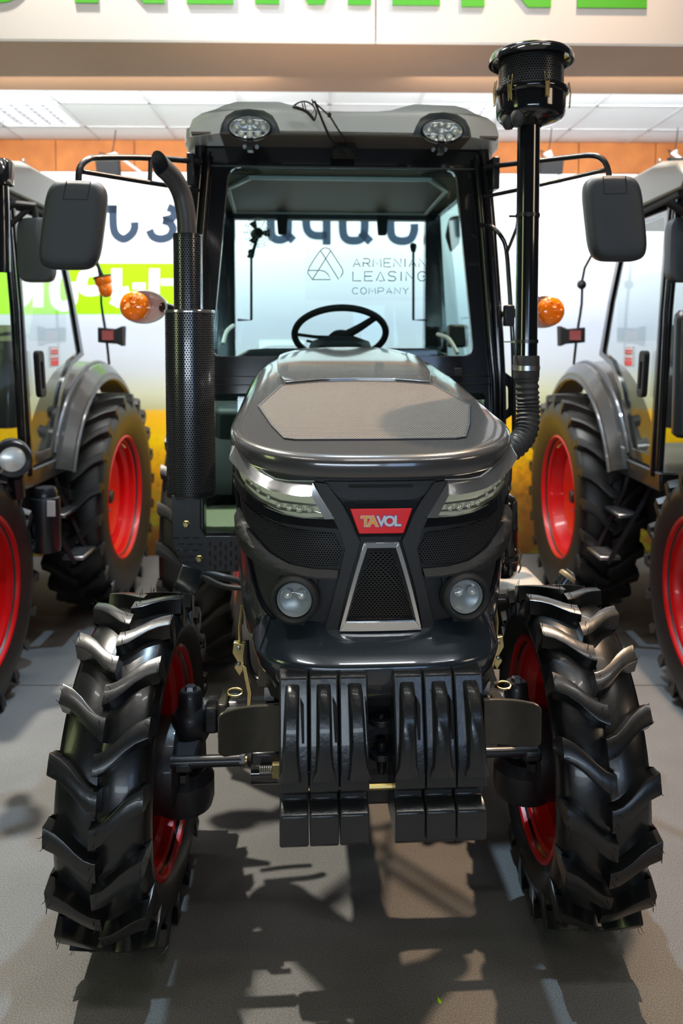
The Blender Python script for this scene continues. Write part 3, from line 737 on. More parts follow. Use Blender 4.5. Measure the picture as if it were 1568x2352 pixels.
def upcurve(pts):
    """height of a curve over |t|, from points on the body"""
    q = sorted((abs(a), b) for a, b in B(pts))
    def f(t):
        t = abs(t)
        if t <= q[0][0]: return q[0][1]
        for (a, b), (c, d) in zip(q, q[1:]):
            if t <= c: return b+(d-b)*(t-a)/max(1e-6, c-a)
        return q[-1][1]
    return f
def tilted(curve, k, mx=1, end=9):
    return lambda a, b, off: body(a, b, off+(min(mx, max(0.0, curve(a)-b))*k*min(1.0, max(0.0, (end-abs(a))/.35)) if off > .002 else 0))
strip_top = upcurve([(545, 1011), (557, 1011), (568, 1038), (590, 1067), (612, 1086), (635, 1099), (665, 1103), (722, 1104)])
brow_top = upcurve([(556, 1165), (566, 1196), (590, 1228), (624, 1266), (668, 1292), (720, 1303), (777, 1306)])
bezel_top = upcurve([(549, 1080), (556, 1095), (582, 1130), (617, 1161), (657, 1178), (700, 1186), (768, 1188)])
for sd in (-1, 1):
    S = (lambda p: p) if sd < 0 else mir
    bowl = S(B([(545, 1025), (557, 1011), (567, 1036), (590, 1064), (612, 1084), (635, 1097), (665, 1102), (722, 1103), (769, 1186), (700, 1186), (658, 1178), (618, 1160), (584, 1128), (560, 1098), (548, 1062)]))
    hl = P('headlight', patch(bowl, body, (0.04, 0.03), 0.006, 0.01), M['bowl_yellow'], smooth=50)
    strip = S(B([(543, 1024), (557, 1011), (568, 1038), (590, 1067), (612, 1086), (635, 1099), (665, 1103), (722, 1104), (721, 1133), (700, 1134), (665, 1129), (635, 1122), (605, 1105), (580, 1083), (562, 1060)]))
    P('chrome_strip', patch(strip, tilted(strip_top, .8, 1, .97), (0.04, 0.015), 0.009, 0.008), M['chrome'], hl, bev=0.003)
    blade = S(B([(722, 1104), (769, 1186), (748, 1187), (721, 1135)]))
    P('chrome_blade', patch(blade, body, (0.04, 0.03), 0.026, 0.02), M['chrome'], hl, bev=0.004)
    lens = S(B([(556, 1058), (580, 1083), (605, 1105), (635, 1122), (665, 1129), (720, 1134), (747, 1187), (700, 1183), (660, 1176), (620, 1160), (585, 1130), (561, 1095), (549, 1066)]))
    P('headlight_lens', patch(lens, body, (0.03, 0.02), 0.020, 0.004), M['lens_yellow'], hl, smooth=60, bev=0.002)
    tr = S(B([(575, 1098), (610, 1128), (650, 1146), (700, 1153), (735, 1156), (737, 1161), (700, 1158), (648, 1152), (606, 1134), (572, 1104)]))
    P('light_guide', patch(tr, body, (0.03, 0.02), 0.013, 0.008), M['chrome'], hl, bev=0.001)
    tr = S(B([(572, 1110), (606, 1142), (650, 1162), (700, 1170), (740, 1172), (740, 1176), (698, 1175), (646, 1168), (602, 1148), (568, 1116)]))
    P('light_guide', patch(tr, body, (0.03, 0.02), 0.013, 0.008), M['chrome'], hl, bev=0.001)
    for (u, v, rad) in ((668, 1164, .010), (690, 1168, .011), (713, 1168, .010), (645, 1158, .009), (600, 1125, .008), (622, 1140, .008), (586, 1108, .007)):
        t, z = hitb(u, v); t = -sd*-abs(t)*1.0 if False else sd*abs(t)
        c = Vector(body(t, z, 0.010)); c2 = Vector(body(t, z, 0.02)); g = G().lathe([(0, .006), (rad*.5, .005), (rad*.86, .002), (rad, -.002), (rad, -.008)], 14, place(c, c2-c))
        P('led', g, M['led'], hl)
    bez = S(B([(549, 1080), (556, 1095), (582, 1130), (617, 1161), (657, 1178), (700, 1186), (768, 1188), (780, 1210), (700, 1204), (650, 1196), (604, 1176), (570, 1143), (552, 1108)]))
    P('headlight_bezel', patch(bez, body, (0.04, 0.03), 0.018, 0.014), M['gloss'], fascia, bev=0.003)
    sm = S(B([(560, 1140), (572, 1158), (604, 1186), (656, 1208), (700, 1216), (768, 1224), (785, 1262), (777, 1297), (720, 1297), (668, 1287), (622, 1258), (588, 1220), (568, 1180)]))
    P('side_mesh', patch(sm, body, (0.04, 0.03), 0.008, 0.005, (.54, 1)), M['sidemesh'], fascia, smooth=60)
    br = S(B([(556, 1165), (566, 1196), (590, 1228), (624, 1266), (668, 1292), (720, 1303), (777, 1306), (775, 1322), (700, 1320), (650, 1312), (612, 1292), (580, 1262), (562, 1222)]))
    P('brow', patch(br, tilted(brow_top, 1.2, .014, .98), (0.04, 0.008), 0.012, 0.011), M['plastic'], fascia, bev=0.006, seg=3)
    # fog lamp in a round recess
    t, z = hitb(676, 1364); t = sd*abs(t); c = Vector(body(t, z, 0.0)); nrm = (Vector(body(t, z, 0.02))-c).normalized()
    nrm = (nrm+Vector((0, -1.6, -0.03))).normalized(); mt = place(c+Vector((0, -.040, 0)), nrm)
    rg = P('fog_ring', G().lathe([(.058, -.05), (.060, .006), (.058, .014), (.050, .018), (.045, .010), (.043, -.01), (.041, -.01)], 40, mt), M['plastic'], fascia, smooth=60)
    P('fog_bowl', G().lathe([(0, -.014), (.02, -.013), (.036, -.006), (.042, .004)], 36, mt), M['frost'], fascia)
    P('fog_lens', G().lathe([(0, .016), (.02, .0145), (.034, .011), (.0415, .004)], 40, mt), M['lens'], fascia, smooth=60)
    for dx in (-.017, .017):
        P('fog_led', G().lathe([(0, .008), (.006, .0065), (.0105, .001), (.012, -.006)], 20, mt @ Matrix.Translation((dx, .010, 0))), M['led'], fascia)

# ---- chin cowl
def chin(t, row):
    z, W_, Fy, xtra = row; x, y, nx, ny = sel(t, W_, Fy, 3.4, -0.30); return (x, y, z)
rows = [(1.074, .292, -.495, 0), (1.070, .297, -.505, 0), (1.018, .313, -.572, 0), (1.004, .316, -.592, 0), (.998, .317, -.597, 0), (.990, .316, -.598, 0), (.955, .307, -.592, 0), (.915, .287, -.572, 0), (.885, .27, -.55, 0), (.872, .26, -.53, 0), (.872, .22, -.45, 0)]
g = G().loft([[chin(-1.5+3*i/72, r_) for i in range(73)] for r_ in rows], False, False)
ch = P('chin_cowl', g, M['paint_blue'], smooth=40)
for s in (-1, 1):
    p0 = Vector(chin(s*.62, rows[1])); p1 = Vector(chin(s*.68, rows[3])); P('cowl_seam', G().tube([p0+Vector((0, 0, .003)), (p0+p1)/2+Vector((0, -.004, .006)), p1+Vector((0, -.003, .003))], .0022, 6), M['matte'], ch)
g = G().loft([[chin(-.62+1.24*i/24, r_)[:1]+(chin(-.62+1.24*i/24, r_)[1]-.002,)+(r_[0],) for i in range(25)] for r_ in ((.925, .31, -.575, 0), (.885, .297, -.553, 0))], False, False)
P('cowl_recess', g, M['matte'], ch)

# engine mass and chassis under the hood, seen in the gaps
ch_ = P('chassis_beam', G().box(-.16, .16, -.52, 1.9, .62, .84), M['axle'], bev=.01)
P('engine_block', G().box(-.25, .25, -.1, .9, .8, 1.3), M['matte'], bev=.02)
P('gearbox', G().box(-.22, .22, .9, 2.2, .5, 1.05), M['matte'], bev=.03)

# ---- yellow-zinc hood latches
for sx, uu in ((-1, 562), (1, 1125)):
    x0 = sx*0.352
    def q(dx, z, y=-.24): return (x0+sx*dx, y, z)
    lt = P('hood_latch', G().tube([q(.0, 1.03), q(.006, .97), q(.004, .92)], [.004, .006, .006], 8), M['zinc'])
    P('latch_body', G().prism([(x0-sx*.010, .925), (x0+sx*.022, .93), (x0+sx*.026, .90), (x0+sx*.012, .875), (x0+sx*.022, .86), (x0+sx*.006, .835), (x0-sx*.008, .86), (x0-sx*.006, .89)], -.25, -.232, XZ), M['zinc'], lt, bev=.002)
    P('latch_arm', G().prism([(x0, .87), (x0-sx*.014, .865), (x0-sx*.028, .79), (x0-sx*.022, .74), (x0-sx*.012, .742), (x0-sx*.014, .79)], -.256, -.246, XZ), M['zinc'], lt, bev=.002)
    P('latch_ring', G().tube([(x0+sx*.016+.02*math.cos(a), -.27+.012*math.sin(a)-.012, .805+.006*math.sin(a)) for a in [2*PI*k/20 for k in range(21)]], .0032, 8), M['zinc'], lt)
    for z in (.915, .87): P('rivet', G().lathe([(0, .006), (.005, .004), (.006, 0)], 12, place((x0+sx*.008, -.252, z), (0, -1, 0))), M['steel'], lt)

# ---- suitcase weights hung on the front carrier
def suitcase(x0, x1, lean):
    """one cast weight: upper hook block with a raised grip arch, waist, lower block"""
    w_ = x1-x0; g = G()
    yb = -.44
    prof_ = [(yb, .985), (-.60, .992), (-.615, .985), (-.622, .96), (-.652, .85), (-.668, .80), (-.668, .745), (-.64, .728), (-.628, .722), (-.628, .705), (-.655, .70), (-.668, .69), (-.668, .622), (-.655, .612), (yb, .62)]
    o = P('front_weight', G().prism(prof_, x0+.0012, x1-.0012, YZ), M['cast'], bev=.004, seg=2)
    c = (x0+x1)/2+lean
    arch = [(-.612, .97, w_*.24), (-.640, .955, w_*.25), (-.664, .91, w_*.26), (-.676, .86, w_*.27), (-.680, .81, w_*.30), (-.672, .775, w_*.40)]
    rings = []
    for i, (y, z, hw_) in enumerate(arch):
        sh = (i/5-.5)*lean*1.2
        rings.append([(c+sh-hw_, y+.03, z-.01), (c+sh-hw_*.95, y-.004, z), (c+sh-hw_*.6, y-.012, z+.002), (c+sh+hw_*.6, y-.012, z+.002), (c+sh+hw_*.95, y-.004, z), (c+sh+hw_, y+.03, z-.01)])
    P('grip', G().loft(rings, True, True), M['cast'], o, smooth=50)
    # open pocket beside the grip
    pk = [(c+w_*.30, .945), (min(x1-.006, c+w_*.42), .93), (min(x1-.005, c+w_*.44), .80), (c+w_*.38, .79)]
    P('pocket', G().prism(pk, -.664, -.62, XZ).xf(Matrix.Translation((0, .012, 0))), M['matte'], o)
    return o
xs = L(640, 1760, -.65)[0], L(848, 1760, -.65)[0], L(905, 1760, -.65)[0], L(1116, 1760, -.65)[0]
for a, b in ((xs[0], xs[1]), (xs[2], xs[3])):
    for k in range(3): suitcase(a+(b-a)*k/3, a+(b-a)*(k+1)/3, (-.006, 0, .006)[k])
# carrier plate with flared ends, hitch and rods
def bent(sx):
    """flat bar with its end bent forward and rounded off"""
    g = G(); th = .012; rings = []
    for x, y, t_, b_ in ((.10, -.50, .868, .752), (.27, -.50, .868, .752), (.30, -.503, .869, .753), (.325, -.512, .871, .755), (.35, -.528, .874, .760), (.372, -.545, .876, .766), (.383, -.553, .874, .774), (.388, -.557, .866, .784)):
        rings.append([(sx*x, y, b_), (sx*x, y, t_), (sx*x, y+th, t_), (sx*x, y+th, b_)])
    return g.loft(rings, True, True)
for sx in (-1, 1): P('carrier_plate', bent(sx), M['plate'], bev=.003)
P('carrier_bar', G().box(-.28, .28, -.47, -.42, .74, .86), M['axle'], bev=.004)
for sx in (-1, 1):
    P('carrier_cap', G().prism([(sx*.285, .955), (sx*.20, .955), (sx*.20, .90), (sx*.30, .90)], -.47, -.38, XZ), M['plate'], bev=.003)
    P('carrier_stem', G().box(sx*.27-.012, sx*.27+.012, -.47, -.44, .865, .9), M['steel'])
hk = [(-.035+.0, -.50), (-.035, -.545), (-.02, -.572), (0, -.58), (.02, -.572), (.035, -.545), (.035, -.50)]
hitch = P('tow_hitch', frame_geo([(.034*math.cos(a), -.555+.03*math.sin(a)) for a in [2*PI*k/24 for k in range(24)]], [(.011*math.cos(a), -.555+.011*math.sin(a)) for a in [2*PI*k/24 for k in range(24)]], .846, .860, XY), M['satin'], bev=.002)
P('hitch_tongue', G().box(-.034, .034, -.545, -.44, .848, .858), M['satin'], hitch, bev=.002)
P('hitch_tongue', frame_geo([(.032*math.cos(a), -.56+.028*math.sin(a)) for a in [2*PI*k/24 for k in range(24)]], [(.011*math.cos(a), -.56+.011*math.sin(a)) for a in [2*PI*k/24 for k in range(24)]], .765, .779, XY), M['satin'], hitch, bev=.002)
P('hitch_back', G().box(-.05, .05, -.50, -.44, .75, .90), M['satin'], hitch, bev=.004)
P('hitch_pin', G().lathe([(0, .80), (.012, .80), (.012, .74), (.006, .72), (0, .72)], 16, Matrix.Translation((0, -.555, 0))), M['satin'], hitch)
P('clamp_rod', G().tube([(-.235, -.60, .715), (.222, -.60, .715)], .008, 10), M['brass'])

# ---- front axle
ax = P('front_axle', G().tube([(-.52, .02, .60), (-.3, .02, .60), (-.14, .02, .62), (.10, .02, .62), (.27, .02, .60), (.47, .02, .60)], [.05, .055, .09, .09, .055, .05], 16), M['axle'])
P('tie_rod', G().tube([(-.56, -.17, .556), (-.36, -.17, .556)], .017, 16), M['satin'], ax)
P('tie_rod_collar', G().tube([(-.365, -.17, .556), (-.35, -.17, .556)], .019, 6), M['steel'], ax)
P('tie_rod_neck', G().tube([(-.35, -.17, .556), (-.335, -.17, .556), (-.32, -.17, .556)], [.011, .011, .014], 12), M['brass'], ax)
P('tie_rod', G().tube([(.22, -.17, .556), (.50, -.17, .556)], .015, 16), M['satin'], ax)
P('steering_cylinder', G().tube([(-.33, -.20, .538), (.2, -.20, .538)], .034, 20), M['gloss'], ax)
P('cylinder_bracket', G().box(-.33, -.25, -.22, -.15, .535, .60), M['satin'], ax, bev=.006)
P('ball_joint', G().lathe([(.010, 0), (.018, .006), (.022, .016), (.018, .026), (.012, .03)], 16, place((-.345, -.17, .556), (1, 0, 0))), M['matte'], ax)
P('cylinder_nut', G().lathe([(0, 0), (.021, 0), (.021, .024), (0, .024)], 6, place((-.27, -.245, .565), (1, 0, 0))), M['zinc'], ax)
P('threaded_end', G().lathe([(0, 0), (.012, 0)]+[(.012+.0012*(i % 2), .003*i) for i in range(1, 12)]+[(0, .036)], 14, place((-.305, -.245, .565), (1, 0, 0))), M['steel'], ax)
for sx in (-1, 1):
    xk = -.02+sx*.505
    kn = P('kingpin_housing', G().lathe([(0, .69), (.030, .69), (.036, .68), (.038, .64), (.050, .625), (.056, .61), (.056, .55), (.045, .53), (.048, .42), (.03, .40), (0, .40)], 24, Matrix.Translation((xk, 0, 0))), M['axle'])
    P('kingpin_cap', G().lathe([(0, .012), (.016, .012), (.018, 0), (0, 0)], 6, Matrix.Translation((xk, 0, .69))), M['steel'], kn)
    P('axle_flange', G().box(xk-sx*.10-.014, xk-sx*.10+.014, -.055, .06, .555, .665), M['plate'], kn, bev=.006)
    P('axle_flange', G().box(xk-sx*.065-.02, xk-sx*.065+.02, -.045, .05, .57, .65), M['axle'], kn, bev=.008)
    for dy in (-.05, .045):
        for z in (.575, .645):
            P('flange_bolt', G().lathe([(0, 0), (.009, 0), (.009, .03), (0, .03)], 6, place((xk-sx*.11, dy, z), (-sx, 0, 0))), M['steel'], kn)
    P('final_drive', G().lathe([(0, -.07), (.06, -.07), (.10, -.055), (.135, -.03), (.14, .0), (.14, .03), (0, .03)], 32, place((xk+sx*.07, 0, .46), (sx, 0, 0))), M['axle'], kn)
    P('drive_housing', G().lathe([(0, .33), (.055, .33), (.085, .345), (.092, .37), (.092, .43), (.07, .46), (0, .47)], 28, Matrix.Translation((xk+sx*.02, -.02, 0))), M['axle'], kn)
    P('steering_arm', G().prism([(xk-.04, -.02), (xk+.04, -.02), (xk+.025, -.19), (xk-.025, -.19)], .53, .56, XY), M['axle'], kn, bev=.008)
    P('arm_nut', G().lathe([(0, 0), (.015, 0), (.015, .022), (0, .022)], 6, Matrix.Translation((xk, -.17, .50))), M['axle'], kn)

# ---- exhaust on the left, with perforated guards
def cyl_uv(r, z0, z1, cx, cy, n=48, t=0.003, rows=4):
    g = G(); g.uv = []
    for k in range(rows+1):
        z = z0+(z1-z0)*k/rows
        for j in range(n+1):
            a = 2*PI*j/n+PI/2; g.v.append((cx+r*math.cos(a), cy+r*math.sin(a), z)); g.uv.append((r*2*PI*j/n, z))
    for k in range(rows):
        for j in range(n): i = k*(n+1)+j; g.f.append((i, i+1, i+n+2, i+n+1))
    return g
mx_, my_ = -.562, .35
mf = P('muffler_guard', cyl_uv(.083, 1.22, 1.852, mx_, my_), M['guard'])
P('guard_rim', G().lathe([(.079, 1.85), (.079, 1.856), (.0845, 1.858), (.0855, 1.854), (.0845, 1.848)], 48, Matrix.Translation((mx_, my_, 0))), M['chrome'], mf)
P('guard_cap', G().lathe([(.05, 1.850), (.082, 1.850), (.082, 1.846), (.05, 1.846)], 48, Matrix.Translation((mx_, my_, 0))), M['satin'], mf)
P('guard_base', G().lathe([(.0, 1.222), (.082, 1.222), (.084, 1.228), (.0835, 1.24), (.0, 1.24)], 48, Matrix.Translation((mx_, my_, 0))), M['satin'], mf)
up = P('upper_guard', cyl_uv(.049, 1.852, 2.112, mx_-.004, my_), M['guard'])
P('guard_rim', G().lathe([(.046, 2.11), (.046, 2.115), (.050, 2.115), (.0505, 2.108)], 40, Matrix.Translation((mx_-.004, my_, 0))), M['satin'], up)
P('guard_seam', G().box(mx_+.040, mx_+.046, my_-.028, my_-.022, 1.86, 2.11), M['chrome'], up, bev=.001)
ep = [Vector(p) for p in ((mx_-.004, .35, 1.9), (mx_-.006, .35, 2.12), (mx_-.010, .348, 2.19), (mx_-.022, .34, 2.25), (mx_-.044, .315, 2.295), (mx_-.080, .27, 2.330))]
def open_pipe(path, r, t, n=28):
    g = G().tube(path, r, n, cap=False, smooth=5); k = len(g.v)//n
    e = (Vector(path[-1])-Vector(path[-2])).normalized()
    def slant(gg):
        for j in range(n):
            i = (k-1)*n+j; p = Vector(gg.v[i]); d = (p.z-path[-1].z)-(p.x-path[-1].x)*.3; gg.v[i] = tuple(p+e*d*1.25)
    slant(g); g2 = G().tube(path, r-t, n, cap=False, smooth=5); slant(g2)
    o = merge(g, g2); a = (k-1)*n; b = k*n+(k-1)*n
    o.f += [(a+j, a+(j+1) % n, b+(j+1) % n, b+j) for j in range(n)]
    return o
P('exhaust_pipe', open_pipe(ep, .0325, .003), M['exhaust'], up, smooth=60)
def px(poly, y): return [(L(u, v, y)[0], L(u, v, y)[2]) for u, v in poly]
bp = P('muffler_bracket', G().prism(px([(393, 1138), (460, 1138), (460, 1212), (472, 1232), (548, 1232), (548, 1313), (462, 1313), (415, 1294), (397, 1250)], .28), .28, .287, XZ), M['satin'], bev=.002)
gs = G()
for k in range(5):
    for j in range(3):
        u, v = 405+22*j+(k % 2)*10, 1236+14*k
        if u > 470 or (u < 412 and v > 1270): continue
        a = L(u, v, .279); gs.box(a[0]-.010, a[0]+.010, .2785, .281, a[2]-.003, a[2]+.003)
for j in range(6):
    for k in range(3):
        a = L(482+12*j, 1250+22*k+(j % 2)*9, .279); gs.box(a[0]-.003, a[0]+.003, .2785, .281, a[2]-.009, a[2]+.009)
P('bracket_slots', gs, M['matte'], bp, kind='stuff')
for u, v in ((427, 1205), (457, 1285)):
    a = L(u, v, .27); P('bracket_bolt', G().lathe([(0, .012), (.008, .012), (.010, .008), (.010, 0), (.013, -.002), (0, -.004)], 6, place((a[0], .276, a[2]), (0, -1, 0))), M['zinc'], bp)
P('bracket_riser', G().box(mx_-.02, mx_+.05, .29, .36, 1.05, 1.23), M['satin'], bp, bev=.004)
P('support_strut', G().prism(px([(418, 1298), (478, 1312), (452, 1360), (432, 1395), (385, 1395), (398, 1350)], .42), .42, .44, XZ), M['paint_blue'], bev=.004)
P('hydraulic_hose', G().tube([L(462, 1312, .36), L(500, 1322, .36), L(548, 1335, .36), L(580, 1360, .36)], .011, 10, smooth=4), M['hose'])
P('hydraulic_hose', G().tube([L(462, 1322, .40), L(510, 1345, .40), L(560, 1352, .40)], .009, 10, smooth=4), M['hose'])
P('side_cable', G().tube([L(566, 1470, -.1), L(572, 1530, -.12), L(592, 1560, -.14), L(640, 1580, -.2)], .007, 8, smooth=5), M['satin'])

# ---- intake stack on the right, precleaner on top
ix, iy = .5625, .20
sp = P('intake_pipe', G().lathe([(0, 1.66), (.0365, 1.66), (.0365, 2.462), (0, 2.462)], 32, Matrix.Translation((ix, iy, 0))), M['gloss'], smooth=50)
for z in (2.165, 1.752): P('pipe_clamp', G().lathe([(.037, z-.006), (.0395, z-.006), (.0395, z+.006), (.037, z+.006)], 32, Matrix.Translation((ix, iy, 0))), M['satin'], sp)
P('clamp_tab', G().box(ix-.062, ix-.036, iy-.004, iy+.004, 2.160, 2.166), M['satin'], sp)
P('clamp_tab', G().box(ix-.075, ix-.036, iy-.004, iy+.004, 1.748, 1.753), M['zinc'], sp)
pc = P('precleaner_bowl', G().lathe([(.036, 2.452), (.048, 2.456), (.078, 2.464), (.100, 2.474), (.109, 2.486), (.111, 2.50), (.112, 2.546), (.119, 2.550), (.121, 2.559), (.119, 2.568), (.107, 2.570)], 56, Matrix.Translation((ix+.005, iy, 0))), M['gloss'], smooth=50)
P('precleaner_screen', cyl_uv(.104, 2.569, 2.675, ix+.005, iy, 64), M['guard'], pc)
P('precleaner_body', G().lathe([(.098, 2.569), (.098, 2.675)], 40, Matrix.Translation((ix+.005, iy, 0))), M['gloss'], pc)
P('precleaner_lid', G().lathe([(0, 2.700), (.06, 2.699), (.108, 2.694), (.128, 2.684), (.135, 2.670), (.1365, 2.655), (.133, 2.655), (.128, 2.670), (.112, 2.678), (0, 2.680)], 56, Matrix.Translation((ix+.005, iy, 0))), M['gloss'], pc, smooth=50)
for a in (-1.45, -3.0, -.12, 1.6, -2.4):
    c = Vector((ix+.005+.121*math.cos(a), iy+.121*math.sin(a), 0)); tn = Vector((-math.sin(a), math.cos(a), 0)); o_ = Vector((math.cos(a), math.sin(a), 0))
    pth = [c+tn*.007+Vector((0, 0, 2.592)), c+tn*.007+o_*.006+Vector((0, 0, 2.557)), c+tn*.005+o_*.004+Vector((0, 0, 2.512)), c-tn*.005+o_*.004+Vector((0, 0, 2.512)), c-tn*.007+o_*.006+Vector((0, 0, 2.557)), c-tn*.007+Vector((0, 0, 2.592))]
    P('wire_clip', G().tube(pth, .0016, 6), M['zinc'], pc)
    P('clip_lever', G().prism([(-.008, 2.562), (.008, 2.562), (.005, 2.55), (.004, 2.517), (-.004, 2.517), (-.005, 2.55)], 0, .002, lambda p, q, h: tuple(c+tn*p+o_*(.004+h)+Vector((0, 0, q)))), M['zinc'], pc)
for dx, dy in ((-.075, -.03), (-.055, -.065)):
    P('dust_valve', G().lathe([(0, 2.435), (.012, 2.437), (.022, 2.452), (.024, 2.47), (.018, 2.49), (.014, 2.50)], 18, Matrix.Translation((ix+dx, iy+dy, 0))), M['hose'], pc)
# corrugated hose
hp = catmull([Vector(p) for p in ((ix+.002, iy, 1.66), (ix+.006, iy, 1.58), (ix+.008, iy-.005, 1.52), (ix-.006, iy-.03, 1.455), (ix-.05, iy-.06, 1.41), (ix-.11, iy-.08, 1.385), (ix-.19, iy-.09, 1.37), (ix-.25, iy-.09, 1.365))], 16)
hr = [.0375+.0028*math.cos(i*PI/2) if i > 4 else .040 for i in range(len(hp))]
hs = P('intake_hose', G().tube(hp, hr, 28), M['hose'], smooth=70)
P('hose_collar', G().lathe([(.036, 1.705), (.042, 1.705), (.0435, 1.70), (.0435, 1.635), (.041, 1.628), (.036, 1.628)], 32, Matrix.Translation((ix+.001, iy, 0))), M['hose'], hs)
P('worm_clamp', G().lathe([(.0438, 1.672), (.0452, 1.672), (.0452, 1.656), (.0438, 1.656)], 32, Matrix.Translation((ix+.001, iy, 0))), M['steel'], hs)
# air-cleaner canister, tank, filler neck
an = P('filter_canister', G().lathe([(0, 1.175), (.03, 1.173), (.048, 1.160), (.056, 1.140), (.058, 1.05), (.060, 1.045), (.060, 1.035), (.058, 1.03), (.058, .945), (.064, .94), (.064, .925), (.058, .92), (.058, .875), (.05, .86), (0, .86)], 36, Matrix.Translation((.582, .55, 0))), M['gloss'], smooth=50)
P('canister_neck', G().tube([(.56, .55, 1.17), (.56, .55, 1.24), (.55, .55, 1.33)], .018, 14), M['satin'], an)
for a in (-.6, .35):
    c = Vector((.582+.066*math.cos(a), .55+.066*math.sin(a), 0))
    P('canister_latch', G().tube([c+Vector((0, 0, .965)), c+Vector((.008, -.004, .945)), c+Vector((.003, -.004, .92)), c+Vector((.007, -.004, .90)), c+Vector((-.002, -.004, .88))], .0035, 6, smooth=3), M['zinc'], an)
tk = P('fuel_tank', G().prism([(.40, .545), (.74, .545), (.755, .58), (.765, .80), (.40, .80)], .46, 1.25, XZ), M['satin'], bev=.015, seg=3)
P('tank_top_sheen', G().prism([(.40, .80), (.765, .80), (.75, .815), (.72, .822), (.40, .822)], .50, .80, XZ), M['roof'], tk, bev=.004)  # pale colour puts the grazing sheen on the tank top
P('tank_strap', G().prism([(.40, .68), (.763, .68), (.763, .69), (.40, .69)], .452, .462, XZ), M['satin'], tk)
P('tank_foot', G().box(.44, .74, .50, .9, .515, .548), M['matte'], tk)
fn_ = P('filler_neck', G().tube([(.74, .58, .70), (.80, .58, .775), (.845, .585, .835)], .032, 22), M['paint_blue'])
mt = place((.848, .585, .838), (.045, .003, .06))
P('filler_cap', G().lathe([(0, .016), (.028, .015), (.034, .008), (.034, -.004), (.030, -.006)], 26, mt), M['cream'], fn_, smooth=40)
P('cap_grip', G().box(-.028, .028, -.007, .007, .014, .026).xf(mt), M['steel'], fn_, bev=.002)

# ---- cab
def rounded(poly, r, k=5):
    out = []; n = len(poly)
    for i in range(n):
        a, b, c = Vector((*poly[i-1], 0)), Vector((*poly[i], 0)), Vector((*poly[(i+1) % n], 0))
        p, q = b+(a-b).normalized()*r, b+(c-b).normalized()*r
        for j in range(k+1):
            t = j/k; v = (1-t)**2*p+2*t*(1-t)*b+t*t*q; out.append((v.x, v.y))
    return out
def dupc(poly, k=5): return [p for p in poly for _ in range(k+1)]
def WS(a, b, h): return (a, .90+(b-1.6)*.05+h, b)      # windscreen plane, leaning back a little
go_ = [(-.588, 2.56), (.588, 2.56), (.655, 1.605), (-.655, 1.605)]
gi_ = [(-.470, 2.468), (.470, 2.468), (.546, 1.690), (-.546, 1.690)]
wf = P('windscreen_frame', frame_geo(rounded(go_, .02), rounded(gi_, .045), -.012, .02, WS), M['frame'], bev=.003)
P('windscreen', G().prism(rounded(gi_, .045), -.002, .003, WS), M['glass'], wf, smooth=0)
P('lower_bar', G().prism([(-.655, 1.605), (.655, 1.605), (.655, 1.57), (-.655, 1.57)], -.01, .03, WS), M['frame'], wf, bev=.003)
P('bar_bracket', G().prism([(.455, 1.64), (.495, 1.64), (.495, 1.61), (.455, 1.61)], -.03, -.012, WS), M['satin'], wf, bev=.003)
for sx in (-1, 1):
    ap = P('front_pillar', G().tube([(sx*.585, .93, 2.55), (sx*.615, .91, 2.2), (sx*.648, .90, 1.75), (sx*.662, .90, 1.45), (sx*.660, .92, 1.05), (sx*.655, .95, .90)], .026, 14, smooth=4), M['frame'], smooth=60)
    P('pillar_trim', G().tube([(sx*.55, .90, 2.52), (sx*.578, .885, 2.2), (sx*.612, .875, 1.75), (sx*.63, .872, 1.5), (sx*.625, .88, .98)], .012, 10, smooth=3), M['frame'], ap, smooth=60)
    fo = [(sx*.655, 1.57), (sx*.20, 1.57), (sx*.20, .90), (sx*.655, .90)]; fi = [(sx*.595, 1.535), (sx*.26, 1.535), (sx*.26, .965), (sx*.595, .965)]
    lw = P('lower_window_frame', frame_geo(dupc(fo), rounded(fi, .03), -.005, .02, WS), M['frame'], bev=.002)
    P('lower_window', G().prism(rounded(fi, .03), .004, .008, WS), M['glass_side'], lw, smooth=0)
    # rear pillar and side door glass
    P('rear_pillar', G().loft([[(sx*.535, 2.08, z), (sx*(.66-k), 2.08, z), (sx*(.66-k), 2.16, z), (sx*.535, 2.16, z)] for z, k in ((.95, .0), (1.6, 0), (2.49, .06))]), M['frame'], bev=.004)
    def SD(a, b, h): return (sx*(.668-max(0, (b-1.6))*.08+h), a, b)
    so = [(.95, 2.50), (2.10, 2.50), (2.12, 1.35), (1.75, 1.30), (1.45, .95), (.97, .93)]; si = [(1.0, 2.44), (2.04, 2.44), (2.06, 1.40), (1.72, 1.36), (1.42, 1.0), (1.02, .99)]
    dr = P('cab_door', frame_geo(so, si, -.012, .012, SD), M['frame'], bev=.003)
    P('door_glass', G().prism(si, -.002, .003, SD), M['glass_side'], dr, smooth=0)
    P('door_handle', G().tube([(sx*.70, 1.05, 1.33), (sx*.715, 1.05, 1.29), (sx*.715, 1.05, 1.17), (sx*.70, 1.05, 1.13)], .009, 8, smooth=3), M['satin'], dr)
    P('mirror_bracket', G().box(min(sx*.60, sx*.63), max(sx*.60, sx*.63), .82, .90, 2.37, 2.50), M['satin'], bev=.006)
    P('rear_fender', G().loft([[(x, 2.0-.77*math.sin(a), .69+r*math.cos(a)) for x, r in ((sx*.50, .765), (sx*.80, .765), (sx*.80, .75), (sx*.50, .75))] for a in [-.8+1.9*k/20 for k in range(21)]]), M['matte'], smooth=40)
rh = P('rear_header', G().box(-.62, .62, 2.08, 2.15, 2.43, 2.50), M['interior'])
